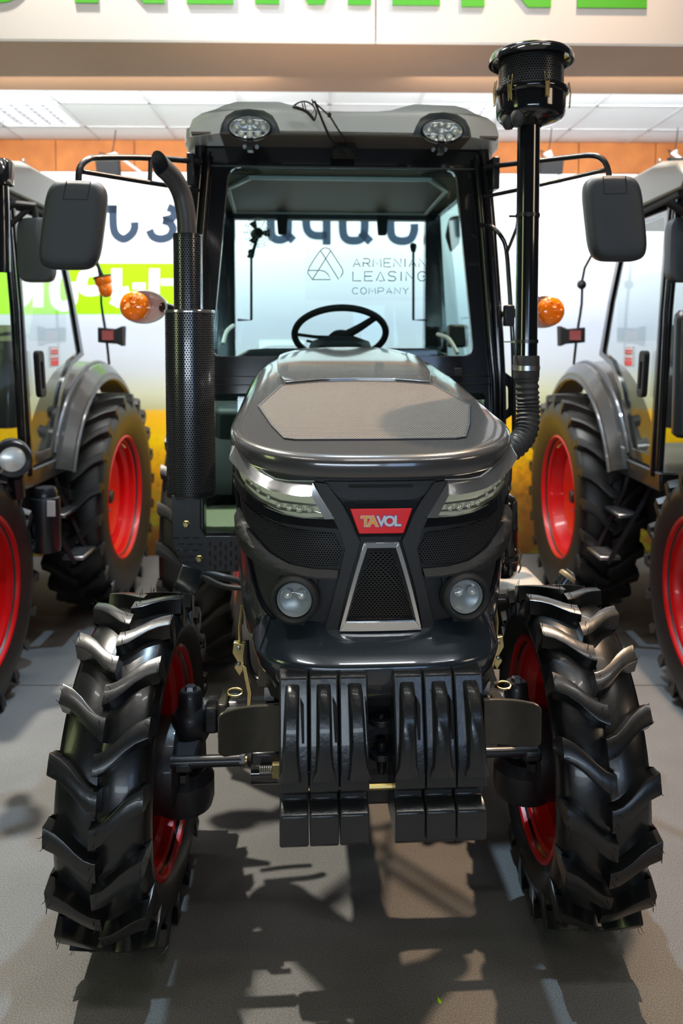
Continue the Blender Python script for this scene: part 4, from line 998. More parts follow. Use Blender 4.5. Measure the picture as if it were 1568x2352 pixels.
rw = P('rear_window', G().prism(rounded([(-.535, 2.43), (.535, 2.43), (.535, 1.30), (-.535, 1.30)], .04), 2.11, 2.115, XZ), M['glass_clear'], smooth=0)
for u in (648, 878):
    a = L(u, 515, 2.05); P('window_hinge', G().prism(rounded([(a[0]-.032, 2.45), (a[0]+.032, 2.45), (a[0]+.024, 2.34), (a[0]-.024, 2.34)], .012), 2.05, 2.07, XZ), M['matte'], rh)
P('rear_panel', G().box(-.64, .64, 2.10, 2.13, .90, 1.22), M['interior'])
P('rear_sill', G().box(-.62, .62, 2.08, 2.15, 1.20, 1.31), M['interior'])
for u0, u1, v0 in ((577, 545, 580), (949, 982, 566)):
    a = L(u0, v0, 2.0); b = L(u0, 735, 2.0); c = L(u1, 735, 2.0)
    rd_ = P('window_stay', G().tube([a, b, c], .007, 8), M['matte']); P('stay_knob', G().lathe([(0, .02), (.016, .014), (.02, 0), (.012, -.03), (0, -.03)], 14, Matrix.Translation(a)), M['matte'], rd_)
cf = P('cab_floor', G().box(-.65, .65, .93, 2.15, .86, .93), M['interior'])
P('floor_mat', G().box(-.63, -.25, .96, 1.4, .93, .965), M['cream'], cf)
# roof: shell, front fascia with two lamp humps, underside
def rrect(hw, y0, y1, r, z, n=8):
    out = []
    for cx, cy, a0 in ((hw-r, y0+r, -PI/2), (hw-r, y1-r, 0), (-hw+r, y1-r, PI/2), (-hw+r, y0+r, PI)):
        for k in range(n+1):
            a = a0+PI/2*k/n; out.append((cx+r*math.cos(a), cy+r*math.sin(a), z))
    return out
rf = P('roof', G().loft([rrect(.60, 1.02, 2.28, .05, 2.475), rrect(.63, 1.01, 2.32, .06, 2.468), rrect(.648, 1.0, 2.34, .06, 2.49), rrect(.652, .985, 2.35, .06, 2.552), rrect(.652, .80, 2.35, .16, 2.560), rrect(.645, .76, 2.34, .16, 2.60), rrect(.60, .78, 2.30, .16, 2.635), rrect(.50, .9, 2.2, .2, 2.652)]), M['roof'], smooth=50)
half = [(0, 2.634), (.12, 2.636), (.17, 2.642), (.215, 2.655), (.26, 2.667), (.42, 2.667), (.465, 2.658), (.505, 2.642), (.56, 2.632), (.598, 2.615), (.612, 2.585), (.612, 2.548)]
arch = [(.490, 2.550), (.482, 2.585), (.464, 2.615), (.43, 2.634), (.375, 2.640), (.32, 2.634), (.286, 2.615), (.268, 2.585), (.258, 2.558), (0, 2.558)]
hf = half+arch; fp = hf+[(-a, b) for a, b in hf[::-1][1:-1]]
def RF(a, b, h):
    k = abs(a)/.62; return (a, .70+h+.09*k**6, b)
tri = tessellate_polygon([[Vector((a, b, 0)) for a, b in fp]])
g = G(); n_ = len(fp); g.v = [RF(a, b, 0) for a, b in fp]+[(a, .92, b) for a, b in fp]
g.f = [tuple(t) for t in tri]+[(i, (i+1) % n_, n_+(i+1) % n_, n_+i) for i in range(n_)]
P('roof_fascia', g, M['roof'], rf, smooth=45)
P('roof_underside', G().box(-.60, .60, .74, .96, 2.552, 2.560), M['roofdark'], rf)
P('lining', G().box(-.60, .60, .93, 2.10, 2.468, 2.474), M['lining'], rf)
lo = [(-.40, 1.10), (.40, 1.10), (.52, 1.35), (.54, 2.05), (-.54, 2.05), (-.52, 1.35)]; li = [(-.385, 1.115), (.385, 1.115), (.50, 1.36), (.52, 2.04), (-.52, 2.04), (-.50, 1.36)]
P('lining_moulding', frame_geo(lo, li, 2.452, 2.469, XY), M['roof'], rf, bev=.003)
P('lining_panel', G().prism(li, 2.460, 2.468, XY), M['interior'], rf)
for sx in (-1, 1): P('speaker', G().lathe([(0, 0), (.07, 0), (.085, -.006), (.09, 0)], 28, Matrix.Translation((sx*.43, 1.02, 2.465)) @ Matrix.Scale(.55, 4, (0, 1, 0)) @ rotm('X', PI)), M['matte'], rf)
# roof work lamps
for sx in (-1, 1):
    cx, cz = sx*.374, 2.572
    def E_(r): return Matrix.Translation((cx, 0, cz)) @ Matrix.Scale(1.0, 4) @ Matrix(((1, 0, 0, 0), (0, 0, 1, 0), (0, .56, 0, 0), (0, 0, 0, 1)))
    lm = P('work_lamp', G().lathe([(0, .79), (.06, .785), (.078, .765), (.084, .735), (.084, .715), (.079, .708), (.078, .716), (.070, .745), (0, .755)], 40, E_(1)), M['satin'], smooth=50)
    P('lamp_reflector', G().lathe([(.078, .716), (.070, .738), (.03, .748), (0, .75)], 36, E_(1)), M['bowl'], lm)
    for i, (dx, dz) in enumerate(((-.052, .006), (-.027, .024), (0, .03), (.027, .022), (.052, .004), (-.034, -.018), (-.001, -.024), (.03, -.019), (.0, .002))):
        P('led', G().lathe([(0, .013), (.008, .011), (.013, .003), (.014, -.006)], 14, place((cx+dx, .732, cz+dz), (0, -1, 0))), M['led'] if i < 8 else M['bowl'], lm)
        if i < 8: P('led_chip', G().box(cx+dx-.0035, cx+dx+.0035, .7175, .7185, cz+dz-.008, cz+dz-.004), M['yellow'], lm, smooth=0)
    P('lamp_lens', G().lathe([(.078, .712), (.06, .706), (.03, .702), (0, .701)], 40, E_(1)), M['lens'], lm, smooth=60)
    P('lamp_bracket', G().box(cx-.012, cx+.012, .73, .78, 2.49, 2.54), M['satin'], lm, bev=.003)
    for d in (-.024, .024): P('bracket_bolt', G().lathe([(0, 0), (.008, 0), (.008, .012), (0, .012)], 8, place((cx+d, .79, 2.515), (0, -1, 0))), M['steel'], lm)
# parked wiper
wp = P('wiper', G().tube([L(789, 352, .80), L(758, 318, .70), L(748, 296, .68), L(722, 232, .66)], .0045, 8), M['matte'])
P('wiper_arm', G().tube([L(812, 350, .80), L(792, 320, .70), L(778, 300, .68), L(757, 266, .67), L(718, 232, .66)], .0035, 8), M['matte'], wp)
P('wiper_joint', G().lathe([(0, -.01), (.007, -.01), (.008, 0), (.007, .01), (0, .01)], 12, place(L(756, 264, .665), (0, -1, 0))), M['matte'], wp)
P('wiper_blade', G().tube([L(673, 245, .66), L(690, 250, .65), L(706, 258, .64), L(722, 276, .63)], .006, 8, smooth=4), M['matte'], wp)
P('blade_bow', G().tube([L(675, 243, .66), L(685, 236, .65), L(700, 233, .645), L(716, 240, .64), L(726, 256, .635), L(723, 275, .63)], .0035, 8, smooth=4), M['satin'], wp)
for a, b in (((693, 234), (697, 252)), ((698, 234), (703, 254)), ((722, 250), (714, 262)), ((716, 228), (720, 244))): P('blade_link', G().tube([L(*a, .648), L(*b, .645)], .0025, 6), M['satin'], wp)
P('wiper_motor', G().obox(tuple(L(790, 350, .86)), (.10, .06, .045)), M['matte'], wp, bev=.01)

# ---- mirrors
def mirror(sx, c, skew, yaw):
    rings = []
    for y, k in ((-.045, .55), (-.043, .78), (-.036, .93), (-.02, 1.0), (.02, 1.0), (.03, .97)):
        rg = []
        for j in range(40):
            a = 2*PI*j/40; ca, sa = math.cos(a), math.sin(a)
            x = math.copysign(abs(ca)**.42, ca)*.103*k; z = math.copysign(abs(sa)**.42, sa)*(.153-(1-k)*.10)
            rg.append((x+skew*z*(1 if True else 0), y, z))
        rings.append(rg)
    m_ = Matrix.Translation(c) @ rotm('Z', yaw)
    o = P('mirror', G().loft(rings).xf(m_), M['mirrorplastic'], smooth=50)
    P('mirror_glass', G().prism([(x*.92, z*.92) for x, _, z in rings[3]][::2], .0301, .032, XZ).xf(m_), M['chrome'], o, smooth=0)
    q = [(-.035, .145), (-.038, .085), (.040, .085), (.043, .145)]
    P('hinge_cover', frame_geo([(a+skew*b+(.0015 if a > 0 else -.0015), b-(.0015 if b < .1 else 0)) for a, b in q], [(a+skew*b, b) for a, b in q], -.0462, -.038, XZ).xf(m_), M['matte'], o, smooth=0)
    return o
mL = mirror(-1, (-.972, .45, 2.155), .14, R(6)); mR = mirror(1, (.955, .45, 2.195), -.12, R(-6))
P('mirror_arm', G().tube([L(462, 372, .86), L(345, 363, .72), L(232, 362, .55), L(200, 368, .49), L(183, 388, .46), L(180, 425, .45)], .0115, 12, smooth=5), M['satin'], mL)
P('mirror_arm', G().tube([L(455, 437, .86), L(345, 420, .70), L(190, 394, .47)], .0095, 12), M['satin'], mL)
P('arm_brace', G().tube([L(346, 364, .72), L(344, 419, .70)], .0085, 10), M['satin'], mL)
P('mirror_arm', G().tube([L(1112, 384, .86), L(1180, 376, .76), L(1300, 362, .58), L(1356, 357, .50), L(1383, 366, .47), L(1396, 390, .46), L(1399, 420, .45)], .0105, 12, smooth=5), M['satin'], mR)
P('mirror_arm', G().tube([L(1112, 452, .86), L(1180, 438, .76), L(1392, 390, .47)], .0085, 12), M['satin'], mR)
# ---- turn signals
for sx in (-1, 1):
    c = L(330, 705, .85) if sx < 0 else L(1243, 716, .85)
    def el(r, k=.72): return place(c, (0, -1, 0)) @ Matrix.Scale(k, 4, (0, 1, 0))
    ts_ = P('turn_signal', G().lathe([(.0, -.03), (.05, -.028), (.085, -.012), (.095, .0), (.095, .008), (.088, .010)], 40, el(1)), M['bowl'], smooth=50)
    P('clear_lens', G().lathe([(.095, .004), (.088, .016), (.06, .030), (.03, .036), (0, .038)], 40, el(1)), M['lens'], ts_, smooth=60)
    ca = c+Vector((sx*.036, -.03, .003))
    P('amber_lens', G().lathe([(0, .016), (.03, .013), (.05, .005), (.058, -.006), (.058, -.03), (0, -.034)], 36, place(ca, (sx*.15, -1, 0))), M['orange'], ts_, smooth=50)
    for i in range(10):
        a = 2*PI*i/7; r_ = (.034 if i < 7 else .012); d = Vector((r_*math.cos(a), -.012 if i < 7 else -.016, r_*math.sin(a)))
        P('amber_bead', G().lathe([(0, .005), (.005, .0035), (.0075, 0)], 10, place(ca+d, (0, -1, 0))), M['orange'], ts_, smooth=60)
    P('signal_stalk', G().tube([c+Vector((-sx*.07, .01, 0)), (sx*.68, .92, c[2]-.01)], .02, 10), M['satin'], ts_)
# ---- hand rails and brackets on the right of the cab
P('hand_rail', G().tube([L(1104, 517, .84), L(1130, 522, .80), L(1150, 542, .78), L(1162, 572, .78), L(1168, 640, .78), L(1172, 700, .78), L(1178, 800, .78), L(1180, 960, .80), L(1178, 1035, .80), L(1166, 1072, .82), L(1146, 1088, .86)], .0095, 12, smooth=5), M['frame'], smooth=60)
P('rail_brace', G().tube([L(1164, 580, .78), L(1187, 522, .45), L(1190, 503, .30)], .007, 8), M['satin'])
P('rail_clamp', G().obox(tuple(L(1168, 725, .76)), (.040, .04, .085)), M['satin'], bev=.006)
P('grab_handle', frame_geo(rounded(px([(1152, 850), (1176, 868), (1178, 950), (1154, 968)], .85), .012), rounded(px([(1157, 880), (1167, 890), (1168, 938), (1158, 948)], .85), .006), .84, .86, XZ), M['frame'], bev=.002)
# ---- inside the cab
swc = Vector((L(781, 768, 1.35))); nrm = Vector((0, .55, .835)); sm_ = place(swc, nrm)
swl = P('steering_wheel', G().tube([(.215*math.cos(a), .215*math.sin(a), 0) for a in [2*PI*k/48 for k in range(49)]], .016, 12, cap=False).xf(sm_), M['matte'], smooth=60)
P('wheel_hub', G().lathe([(0, .0), (.045, -.003), (.06, -.02), (.05, -.045), (0, -.05)], 24, sm_), M['matte'], swl)
for a in (0, 1, 2):
    d = (sm_.to_3x3().inverted() @ Vector(((.55, 0, .9), (-1, 0, .0), (.3, 0, -1))[a])); d.z = 0; d.normalize()
    P('spoke', G().tube([d*.02+Vector((0, 0, -.02)), d*.12+Vector((0, 0, -.014)), d*.21], [.022, .018, .014] if a != 1 else [.01, .008, .008], 8).xf(sm_), M['matte'], swl)
P('steering_column', G().tube([swc+Vector((0, -.02, -.04)), swc+Vector((-.0, -.14, -.28)), swc+Vector((0, -.2, -.6))], [.05, .065, .07], 14), M['interior'])
P('column_stalk', G().tube([swc+Vector((-.06, -.03, -.05)), swc+Vector((-.16, -.03, -.03))], .007, 6), M['interior'])
P('dashboard', G().prism([(-.60, 1.60), (-.56, 1.625), (-.50, 1.66), (-.40, 1.715), (-.33, 1.72), (.36, 1.72), (.44, 1.70), (.52, 1.64), (.58, 1.62), (.62, 1.60), (.62, 1.50), (-.60, 1.50)], .95, 1.12, XZ), M['interior'], bev=.01)
P('instrument_hood', G().loft([[(x*s_, y, 1.70+z*s_) for x, z in ((-.15, 0), (-.13, .05), (-.06, .075), (.06, .075), (.13, .05), (.15, 0))] for y, s_ in ((1.12, .7), (1.16, 1), (1.24, .95))]), M['interior'], smooth=40)
P('console', G().box(-.60, -.30, 1.5, 2.05, .95, 1.42), M['interior'], bev=.03)
P('console', G().box(.30, .60, 1.4, 2.05, .95, 1.55), M['interior'], bev=.03)
P('driver_seat', G().loft([rrect(.22, 1.52, 1.98, .08, .95), rrect(.24, 1.50, 2.0, .09, 1.1), rrect(.25, 1.49, 2.0, .09, 1.28), rrect(.22, 1.52, 1.98, .08, 1.33)]), M['matte'], smooth=50)
# little fan on the left rear pillar
fc = L(592, 535, 1.75); fm_ = place(fc, (.25, -1, 0))
fan = P('cab_fan', G().lathe([(0, .02), (.02, .018), (.028, 0), (.028, -.05), (0, -.055)], 18, fm_), M['matte'])
for r_ in (.03, .045, .06, .075): P('cage_ring', G().tube([(r_*math.cos(a), r_*math.sin(a), .035-r_*.25) for a in [2*PI*k/28 for k in range(29)]], .0012, 5, cap=False).xf(fm_), M['fancage'], fan)
for k in range(12): a = 2*PI*k/12; P('cage_wire', G().tube([(.02*math.cos(a), .02*math.sin(a), .03), (.06*math.cos(a), .06*math.sin(a), .02), (.078*math.cos(a), .078*math.sin(a), 0), (.03*math.cos(a), .03*math.sin(a), -.04)], .001, 4).xf(fm_), M['fancage'], fan)
for k in range(3): a = 2*PI*k/3; P('fan_blade', G().loft([[(r_*math.cos(a+o1), r_*math.sin(a+o1), .012+o1*.02) for o1 in (-.35, .35)]+[(r_*math.cos(a+o1), r_*math.sin(a+o1), .009+o1*.02) for o1 in (.35, -.35)] for r_ in (.018, .045, .066)]).xf(fm_), M['matte'], fan)
P('fan_stem', G().tube([fc+Vector((0, .04, 0)), fc+Vector((-.03, .08, -.09)), fc+Vector((-.06, .2, -.10))], .009, 8), M['matte'], fan)
c = L(1042, 532, 1.9); P('door_latch', G().prism(rounded([(c[0]-.04, c[2]-.02), (c[0]-.02, c[2]+.08), (c[0]+.03, c[2]+.09), (c[0]+.035, c[2]-.06), (c[0]-.01, c[2]-.11)], .015), 1.9, 1.95, XZ), M['matte'], bev=.005)
c = L(1050, 772, 1.7); P('control_box', G().obox(tuple(c), (.10, .1, .12)), M['interior'], bev=.015)
P('fender_reflection', G().tube([L(512, 790, 1.5), L(520, 762, 1.6), L(535, 748, 1.75)], .010, 8, smooth=4), M['roof'])  # pale strips modelled in place of reflections on the side fenders
P('fender_reflection', G().tube([L(1005, 768, 1.75), L(1030, 778, 1.6), L(1050, 812, 1.5)], .010, 8, smooth=4), M['roof'])

# ---- sticker on the windscreen
a0, a1 = L(700, 568, .92), L(988, 690, .92)
def SK(u, v, h):
    y = .915
    for _ in range(3): p = L(u, v, y); y = .90+(p[2]-1.6)*.05-.0035-h
    p = L(u, v, y); return (p[0], p[1], p[2])
st = P('windscreen_sticker', G().add([SK(u, v, h) for h in (0, .0004) for u, v in ((700, 566), (988, 568), (988, 692), (700, 690))], [(0,1,2,3),(4,5,6,7),(0,1,5,4),(1,2,6,5),(2,3,7,6),(3,0,4,7)]), M['film'], smooth=0, label='transparent sticker with dark leasing company lettering')
def ink(path, wd, arc=0): return stroke(path, wd, .0006, .001, SK, arc)
q = lambda x, y: (600+x/3.136, 440+y/3.136)
lg = [[q(337, 565), q(335, 590), q(368, 634), q(498, 634), q(480, 595), q(455, 574), q(425, 568), q(337, 568)],
      [q(337, 572), q(345, 545), q(385, 480), q(425, 425), q(440, 411), q(465, 405), q(488, 413), q(505, 435), q(582, 555), q(588, 580), q(580, 600), q(556, 632), q(460, 478), q(427, 428)],
      [q(368, 634), q(430, 535), q(500, 425)]]
P('logo_line', merge(*[ink(p, 2.0) for p in lg]), M['ink'], st, smooth=0)
def words_(txt, u0, u1, v0, v1, wd):
    """thin geometric capitals drawn as pen strokes between pixel bounds"""
    GL = {'A': [[(0, 0), (.5, 1), (1, 0)], [(.3, .32), (.78, .32)]], 'R': [[(0, 0), (0, .62)], [(0, 1), (.75, 1), (.95, .8), (.95, .6), (.75, .45), (.1, .45)], [(.5, .45), (1, 0)]],
          'M': [[(0, 0), (.05, 1), (.5, .3), (.95, 1), (1, 0)]], 'E': [[(1, 0), (0, 0), (0, 1), (1, 1)], [(0, .5), (.85, .5)]], 'N': [[(0, 0), (0, 1), (1, 0), (1, 1)]],
          'I': [[(.5, 0), (.5, 1)]], 'L': [[(0, 1), (0, 0), (1, 0)]], 'S': [[(0, .12), (.2, 0), (.75, 0), (.98, .22), (.8, .45), (.2, .55), (.03, .78), (.25, 1), (.75, 1), (.98, .88)]],
          'G': [[(.95, .85), (.7, 1), (.3, 1), (.02, .72), (.02, .28), (.3, 0), (.7, 0), (.97, .25), (.97, .48), (.55, .48)]], 'C': [[(.95, .85), (.7, 1), (.3, 1), (.02, .7), (.02, .3), (.3, 0), (.7, 0), (.95, .15)]],
          'O': [[(.3, 0), (.7, 0), (.98, .3), (.98, .7), (.7, 1), (.3, 1), (.02, .7), (.02, .3), (.3, 0)]], 'P': [[(0, 0), (0, 1), (.75, 1), (.98, .8), (.98, .6), (.75, .42), (0, .42)]],
          'Y': [[(0, 1), (.5, .5), (1, 1)], [(.5, .5), (.5, 0)]], '^': [[(0, 0), (.5, 1), (1, 0), (.35, 0)]]}
    wid = [0.35 if c == 'I' else 1.15 if c == 'M' else 1.0 for c in txt]; gap = .42; tot = sum(wid)+gap*(len(txt)-1); k = (u1-u0)/tot; u = u0
    for c, w_ in zip(txt, wid):
        P('sticker_letter', merge(*[ink([(u+a*w_*k, v1+(v0-v1)*b) for a, b in p], wd) for p in GL[c]]), M['ink'], st, smooth=0); u += (w_+gap)*k
words_('ARMENIAN', 811, 978, 594, 613, 2.0); words_('LE^SING', 810, 978, 624, 645, 2.2); words_('COMPANY', 809, 938, 661, 675, 1.5)

# ================================================================== NEIGHBOURING TRACTORS
nrl = [lug_mesh('neighbour_bar_a', 1, 0.70, 0.185, 0.042, 0.055, 0.2, M['rubber_old']), lug_mesh('neighbour_bar_b', -1, 0.70, 0.185, 0.042, 0.055, 0.2, M['rubber_old'])]
nfl = [lug_mesh('neighbour_front_bar_a', 1, 0.58, 0.14, 0.034, 0.042, 0.18, M['rubber_old']), lug_mesh('neighbour_front_bar_b', -1, 0.58, 0.14, 0.034, 0.042, 0.18, M['rubber_old'])]
def side_tractor(s, label):
    """s = -1 stands on the left, +1 on the right; built round its own middle line"""
    CXT = s*2.28
    t = thing('tractor', label, 'tractor', (CXT, 0, 0), 0)
    def X(a): return s*a-CXT                    # |x| in the hall -> local x
    def bx(a0, a1, *r): return G().box(min(X(a0), X(a1)), max(X(a0), X(a1)), *r)
    def Q(name, g, m, parent=None, **k): return ob(name, g, m, parent or t, **k)
    def tx(a, b, h): return (X(h), a, b)
    for a, fr in ((1.61, 0), (2.95, 1)):
        make_wheel(t, 'rear_wheel', (X(a), 5.3, .70), 0, .70, .185, .40, (-s if not fr else s), 22, M['rubber_old'], nrl, dish=.1, drop=.04)
    for a, fr in ((1.735, 0), (2.83, 1)):
        make_wheel(t, 'front_wheel', (X(a), 3.55, .575), 0, .58, .14, .375, (-s if not fr else s), 20, M['rubber_old'], nfl, dish=.2, drop=.034)
    # fenders
    for a0, a1, a2 in ((1.55, 1.60, 1.80), (3.01, 2.96, 2.76)):
        rings = []
        for k in range(25):
            a = -.75+1.95*k/24; S_, C_ = math.sin(a), math.cos(a); rr = [(a0, .80), (a0, .84), (a1, .90), (a2, .92), (a2, .905), (a1+.01*(1 if a2 > a1 else -1), .885), (a0+.012*(1 if a2 > a1 else -1), .83)]
            rings.append([(X(x), 5.3-r*S_, .70+r*C_) for x, r in rr])
        f = Q('fender', G().loft(rings), M['fenderpaint'], smooth=35)
        Q('fender_lip', G().tube([(X(a0), 5.3-.80*math.sin(-.75+1.95*k/24), .70+.80*math.cos(-.75+1.95*k/24)) for k in range(25)], .012, 8), M['fender'], f)
        Q('fender_rib', G().tube([(X(a1+.04*(1 if a2 > a1 else -1)), 5.3-.905*math.sin(-.6+1.7*k/20), .70+.905*math.cos(-.6+1.7*k/20)) for k in range(21)], .016, 8), M['fender'], f)
    # cab frame in the side plane
    door = [(3.97, 2.44), (4.62, 2.44), (4.86, 2.0), (5.02, 1.66), (4.80, 1.60), (4.62, 1.45), (4.50, 1.22), (4.46, 1.10), (4.12, 1.09)]
    inn = [(4.03, 2.39), (4.58, 2.39), (4.82, 1.98), (4.95, 1.68), (4.77, 1.63), (4.58, 1.47), (4.45, 1.23), (4.41, 1.15), (4.17, 1.15)]
    for a, sg in ((1.64, 1), (2.92, -1)):
        d = Q('cab_door', frame_geo(door, inn, a-.012*sg, a+.02*sg, tx), M['frame'], bev=.003)
        Q('door_glass', G().prism(inn, a, a+.004*sg, tx), M['glass_clear'], d, smooth=0)
        Q('front_pillar', G().tube([(X(a), 3.93, 2.47), (X(a-.0*sg), 4.02, 1.9), (X(a), 4.10, 1.05)], .034, 12), M['frame'], smooth=60)
        Q('pillar_rail', G().tube([(X(a-.03*sg), 3.86, 2.42), (X(a-.035*sg), 3.93, 1.9), (X(a-.03*sg), 4.0, 1.1)], .013, 10), M['frame'], smooth=60)
        Q('door_handle', frame_geo(rounded([(4.16, 1.70), (4.24, 1.70), (4.27, 1.45), (4.19, 1.45)], .03), rounded([(4.19, 1.64), (4.22, 1.64), (4.24, 1.49), (4.21, 1.49)], .012), a-.05*sg, a-.02*sg, tx), M['matte'], d, bev=.004)
    sk = Q('warning_sticker', G().prism([(4.45, 1.72), (4.58, 1.72), (4.58, 1.60), (4.45, 1.60)], 1.634, 1.637, tx), M['white'], d, smooth=0, label='white sticker with red print')
    for z in (1.70, 1.685, 1.655): Q('sticker_print', G().prism([(4.46, z), (4.57, z), (4.57, z-.008), (4.46, z-.008)], 1.632, 1.634, tx), M['redink'], d, smooth=0)
    Q('sticker_print', G().prism([(4.46, 1.640), (4.57, 1.640), (4.57, 1.612), (4.46, 1.612)], 1.632, 1.634, tx), M['redink'], d, smooth=0)
    Q('windscreen', G().prism([(X(1.66), 2.44), (X(2.90), 2.44), (X(2.90), 1.2), (X(1.66), 1.2)], 0, .005, lambda a, b, h: (a, 3.96+(2.4-b)*.1+h, b)), M['glass_clear'], smooth=0)
    Q('rear_glass', G().prism([(X(1.70), 2.44), (X(2.86), 2.44), (X(2.86), 1.75), (X(1.70), 1.75)], 4.9, 4.905, XZ), M['glass_clear'], smooth=0)
    # roof wedge
    r0 = [(3.62, 2.50), (3.66, 2.45), (4.95, 2.45), (5.0, 2.50), (4.95, 2.60), (4.6, 2.66), (4.0, 2.66), (3.72, 2.60)]
    rings = []
    for a, k in ((1.60, .0), (1.55, .02), (1.60, .06), (2.28, .09), (2.96, .06), (3.01, .02), (2.96, 0)):
        rings.append([(X(a), y, z if z < 2.49 else 2.45+(z-2.45)*(.75+k*3)) for y, z in r0])
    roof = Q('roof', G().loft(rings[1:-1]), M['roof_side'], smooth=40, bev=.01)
    Q('roof_gasket', G().tube([(X(1.58), 3.72, 2.44), (X(1.60), 4.4, 2.438), (X(1.62), 4.9, 2.44)], .02, 8), M['matte'], roof)
    Q('lifting_eye', G().tube([(X(1.62)+.0*math.cos(a), 4.1+.018*math.cos(a), 2.66+.018*math.sin(a)) for a in [2*PI*k/14 for k in range(15)]], .0035, 6), M['steel'], roof)
    Q('lining', G().box(min(X(1.66), X(2.9)), max(X(1.66), X(2.9)), 3.95, 4.9, 2.42, 2.45), M['lining'], roof)
    # body: hood, engine, chassis
    Q('cab_floor', bx(1.62, 2.94, 4.0, 5.2, .98, 1.08), M['satin'], bev=.01)
    Q('lower_body', bx(1.80, 2.76, 4.05, 5.3, .62, .98), M['matte'], bev=.02)
    hd = Q('hood', G().loft([[(X(2.28)+x*k, y, z0+(z-1.0)*1.0) for x, z in ((-.34, .92), (-.36, 1.25), (-.30, 1.42), (0, 1.46), (.30, 1.42), (.36, 1.25), (.34, .92))] for y, k, z0 in ((2.35, .80, .96), (2.45, .95, 1.0), (3.1, 1.0, 1.04), (3.95, 1.0, 1.10))]), M['paint'], smooth=45)
    Q('grille', G().box(X(2.28)-.22, X(2.28)+.22, 2.33, 2.36, 1.0, 1.28), M['grillemesh'], hd)
    Q('chassis_beam', G().box(X(2.28)-.18, X(2.28)+.18, 2.5, 5.6, .55, .88), M['axle'], bev=.01)
    Q('front_axle', G().tube([(X(1.8), 3.55, .60), (X(2.76), 3.55, .60)], .06, 12), M['axle'])
    Q('rear_axle', G().tube([(X(1.75), 5.3, .70), (X(2.8), 5.3, .70)], .09, 12), M['axle'])
    # mirror on its arm, beacon, rear marker
    y0 = 3.86; c = Vector((X(1.475 if s < 0 else 1.66), y0, 2.19)); rings = []
    for y, k in ((-.035, .7), (-.03, .93), (-.01, 1), (.03, 1)):
        rings.append([(c.x+math.copysign(abs(math.cos(a))**.4, math.cos(a))*.088*k, c.y+y, c.z+math.copysign(abs(math.sin(a))**.4, math.sin(a))*.155*(k*.3+.7)) for a in [2*PI*j/32 for j in range(32)]])
    mr = Q('mirror', G().loft(rings), M['mirrorplastic'], smooth=50)
    Q('mirror_arm', G().tube([c+Vector((0, 0, .14)), c+Vector((0, -.02, .21)), (X(1.56), 3.80, 2.40), (X(1.66), 3.78, 2.34)], [.016, .018, .02, .022], 10), M['matte'], mr)
    Q('mirror_arm', G().tube([c+Vector((s*.02, -.02, .20)), (X(1.66), 3.78, 2.22)], .014, 10), M['matte'], mr)
    wpole = [(X(1.58), 4.75, 2.38), (X(1.50), 4.92, 2.20), (X(1.50), 4.97, 1.98), (X(1.49), 5.02, 1.80), (X(1.48), 5.05, 1.60)]
    pl_ = Q('marker_pole', G().tube(wpole, .008, 8, smooth=3), M['matte'])
    Q('pole_knob', G().lathe([(0, .03), (.024, .018), (.03, 0), (.024, -.018), (0, -.03)], 16, place((X(1.495), 4.96, 2.10), (0, -1, 0))), M['matte'], pl_)
    mk = Q('marker_lamp', G().prism([(X(1.53), 1.835), (X(1.42), 1.825), (X(1.37), 1.845), (X(1.375), 1.715), (X(1.41), 1.73), (X(1.53), 1.74)], 4.98, 5.06, XZ), M['matte'], bev=.006)
    Q('marker_reflector', G().box(min(X(1.50), X(1.43)), max(X(1.50), X(1.43)), 4.972, 4.981, 1.755, 1.815), mat('marker_red', (.35, .06, .06), .3, coat=.5), mk)
    if s < 0:
        b = W(240, 655, 4.75); b.x -= CXT
        bc = Q('beacon', G().lathe([(0, -.075), (.02, -.072), (.038, -.05), (.043, -.02), (.040, .0), (.052, .012), (.052, .045), (0, .045)], 24, Matrix.Translation(b) @ rotm('Y', R(-14))), M['orange'], smooth=50)
        Q('beacon_base', G().lathe([(0, .045), (.055, .045), (.055, .055), (.02, .06), (0, .06)], 20, Matrix.Translation(b) @ rotm('Y', R(-14))), M['matte'], bc)
        Q('beacon_stem', G().tube([b+Vector((-.01, 0, .055)), b+Vector((-.06, 0, .18)), (X(1.62), 4.75, 2.40)], .009, 8), M['matte'], bc)
        c2 = W(105, 1180, 4.15); c2.x -= CXT
        cn = Q('reservoir', G().lathe([(0, .98), (.05, .98), (.062, .955), (.062, .93), (.074, .925), (.076, .90), (.076, .66), (.07, .64), (0, .64)], 28, Matrix.Translation((c2.x, c2.y, 0))), M['satin'], smooth=45)
        Q('paper_tag', G().box(c2.x+.035, c2.x+.075, c2.y-.075, c2.y-.066, .84, .92), M['white'], cn)
        l_ = W(28, 1055, 3.75); l_.x -= CXT
        wl3 = Q('work_lamp', G().lathe([(0, -.2), (.08, -.2), (.088, -.12), (.092, 0), (.082, .012), (.06, .004)], 32, place(l_, (.45, -1, 0))), M['satin'], smooth=45)
        Q('lamp_lens', G().lathe([(0, .012), (.04, .010), (.06, .002)], 28, place(l_, (.45, -1, 0))), M['bowl'], wl3, smooth=60)
        Q('lamp_stalk', G().tube([l_+Vector((0, .05, -.09)), l_+Vector((-.02, .12, -.2))], .03, 10), M['satin'], wl3)
        cp_ = W(2, 400, 3.3); cp_.x -= CXT
        pp = Q('intake_cap', G().lathe([(0, .06), (.04, .058), (.05, .045), (.05, -.045), (.03, -.05), (.03, -.4)], 24, Matrix.Translation(cp_)), M['gloss'], smooth=45)
        # chrome seat back shape inside
    else:
        c3 = W(1562, 870, 3.85); c3.x -= CXT
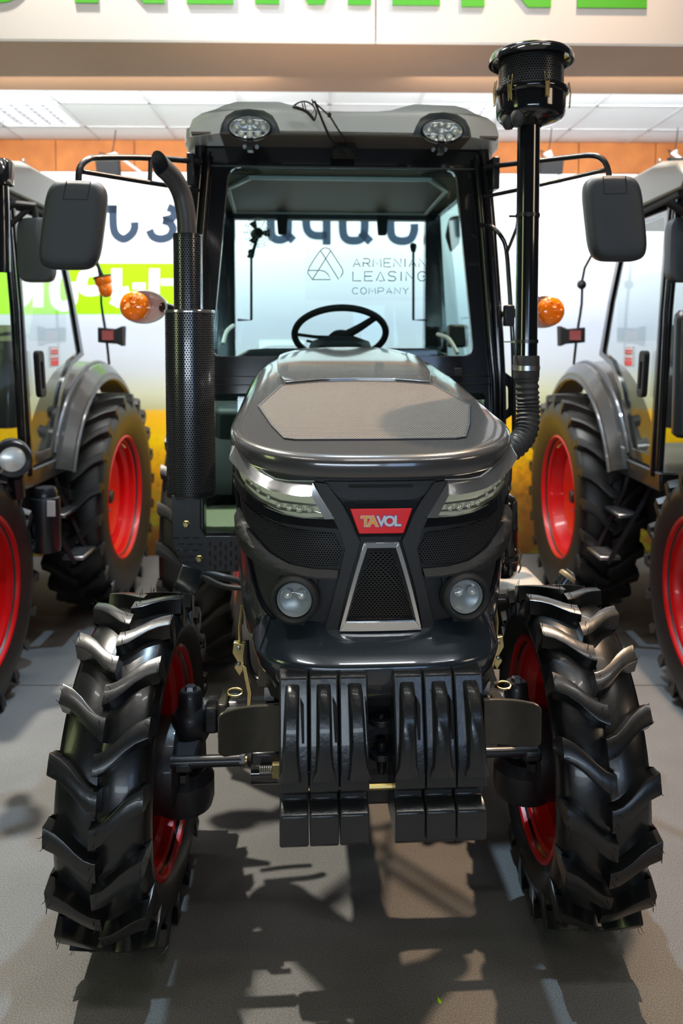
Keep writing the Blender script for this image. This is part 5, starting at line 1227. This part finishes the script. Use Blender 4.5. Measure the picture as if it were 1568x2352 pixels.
        Q('muffler_guard', G().lathe([(.03, 1.9), (.05, 1.88), (.055, 1.85), (.055, 1.30), (.03, 1.28)], 28, Matrix.Translation((c3.x+.02, c3.y, 0))), M['satin'], smooth=45)
        Q('seat_belt', G().tube([(X(1.70), 3.7, 2.40), (X(1.68), 3.72, 2.22), (X(1.70), 3.75, 2.02)], .03, 10), M['fender'])
    # step ladder
    st_ = Q('step_rail', G().tube([(X(1.70), 4.25, 1.02), (X(1.66), 4.30, .88), (X(1.50), 4.40, .50)], .016, 4), M['satin'])
    Q('step_rail', G().tube([(X(1.70), 4.62, 1.02), (X(1.66), 4.60, .88), (X(1.50), 4.62, .50)], .016, 4), M['satin'], st_)
    for zz, a in ((.77, 1.61), (.53, 1.51)):
        Q('step_tread', G().obox((X(a), 4.51, zz), (.12, .24, .022)), M['steel'], st_, bev=.006)
        Q('tread_holes', G().obox((X(a), 4.51, zz+.0115), (.05, .16, .002)), M['matte'], st_)
    Q('steering_wheel', G().tube([(X(2.28)+.19*math.cos(a), 4.45+.15*math.sin(a), 1.70-.10*math.sin(a)) for a in [2*PI*k/32 for k in range(33)]], .013, 8, cap=False), M['matte'])
    Q('seat', G().loft([rrect(.22, 0, .12, .05, 1.2), rrect(.23, 0, .13, .05, 1.5), rrect(.19, .04, .14, .04, 1.85)]).xf(Matrix.Translation((X(2.28), 4.95, 0))), M['fender'], smooth=50)
    return t
side_tractor(-1, 'tractor at the left edge with amber beacon, glass cab and red wheels')
side_tractor(1, 'tractor at the right edge with glass cab, red wheels and no beacon')

# small things on the carpet
lf = W(1010, 2298, 2.0); kx, ky = ray(1010, 2298)[0]*EYE/-ray(1010, 2298)[2], ray(1010, 2298)[1]*EYE/-ray(1010, 2298)[2]
tagt(ob('leaf_scrap', G().loft([[(kx-.003, ky-.010, .0005), (kx+.003, ky-.010, .0005), (kx, ky-.010, .002)], [(kx-.006, ky, .001), (kx+.002, ky, .001), (kx-.002, ky, .004)], [(kx-.006, ky+.010, .0005), (kx-.003, ky+.010, .0005), (kx-.004, ky+.010, .0015)]]), M['lime']),
     'tiny green scrap lying on the grey carpet in front of the middle tractor', 'scrap')
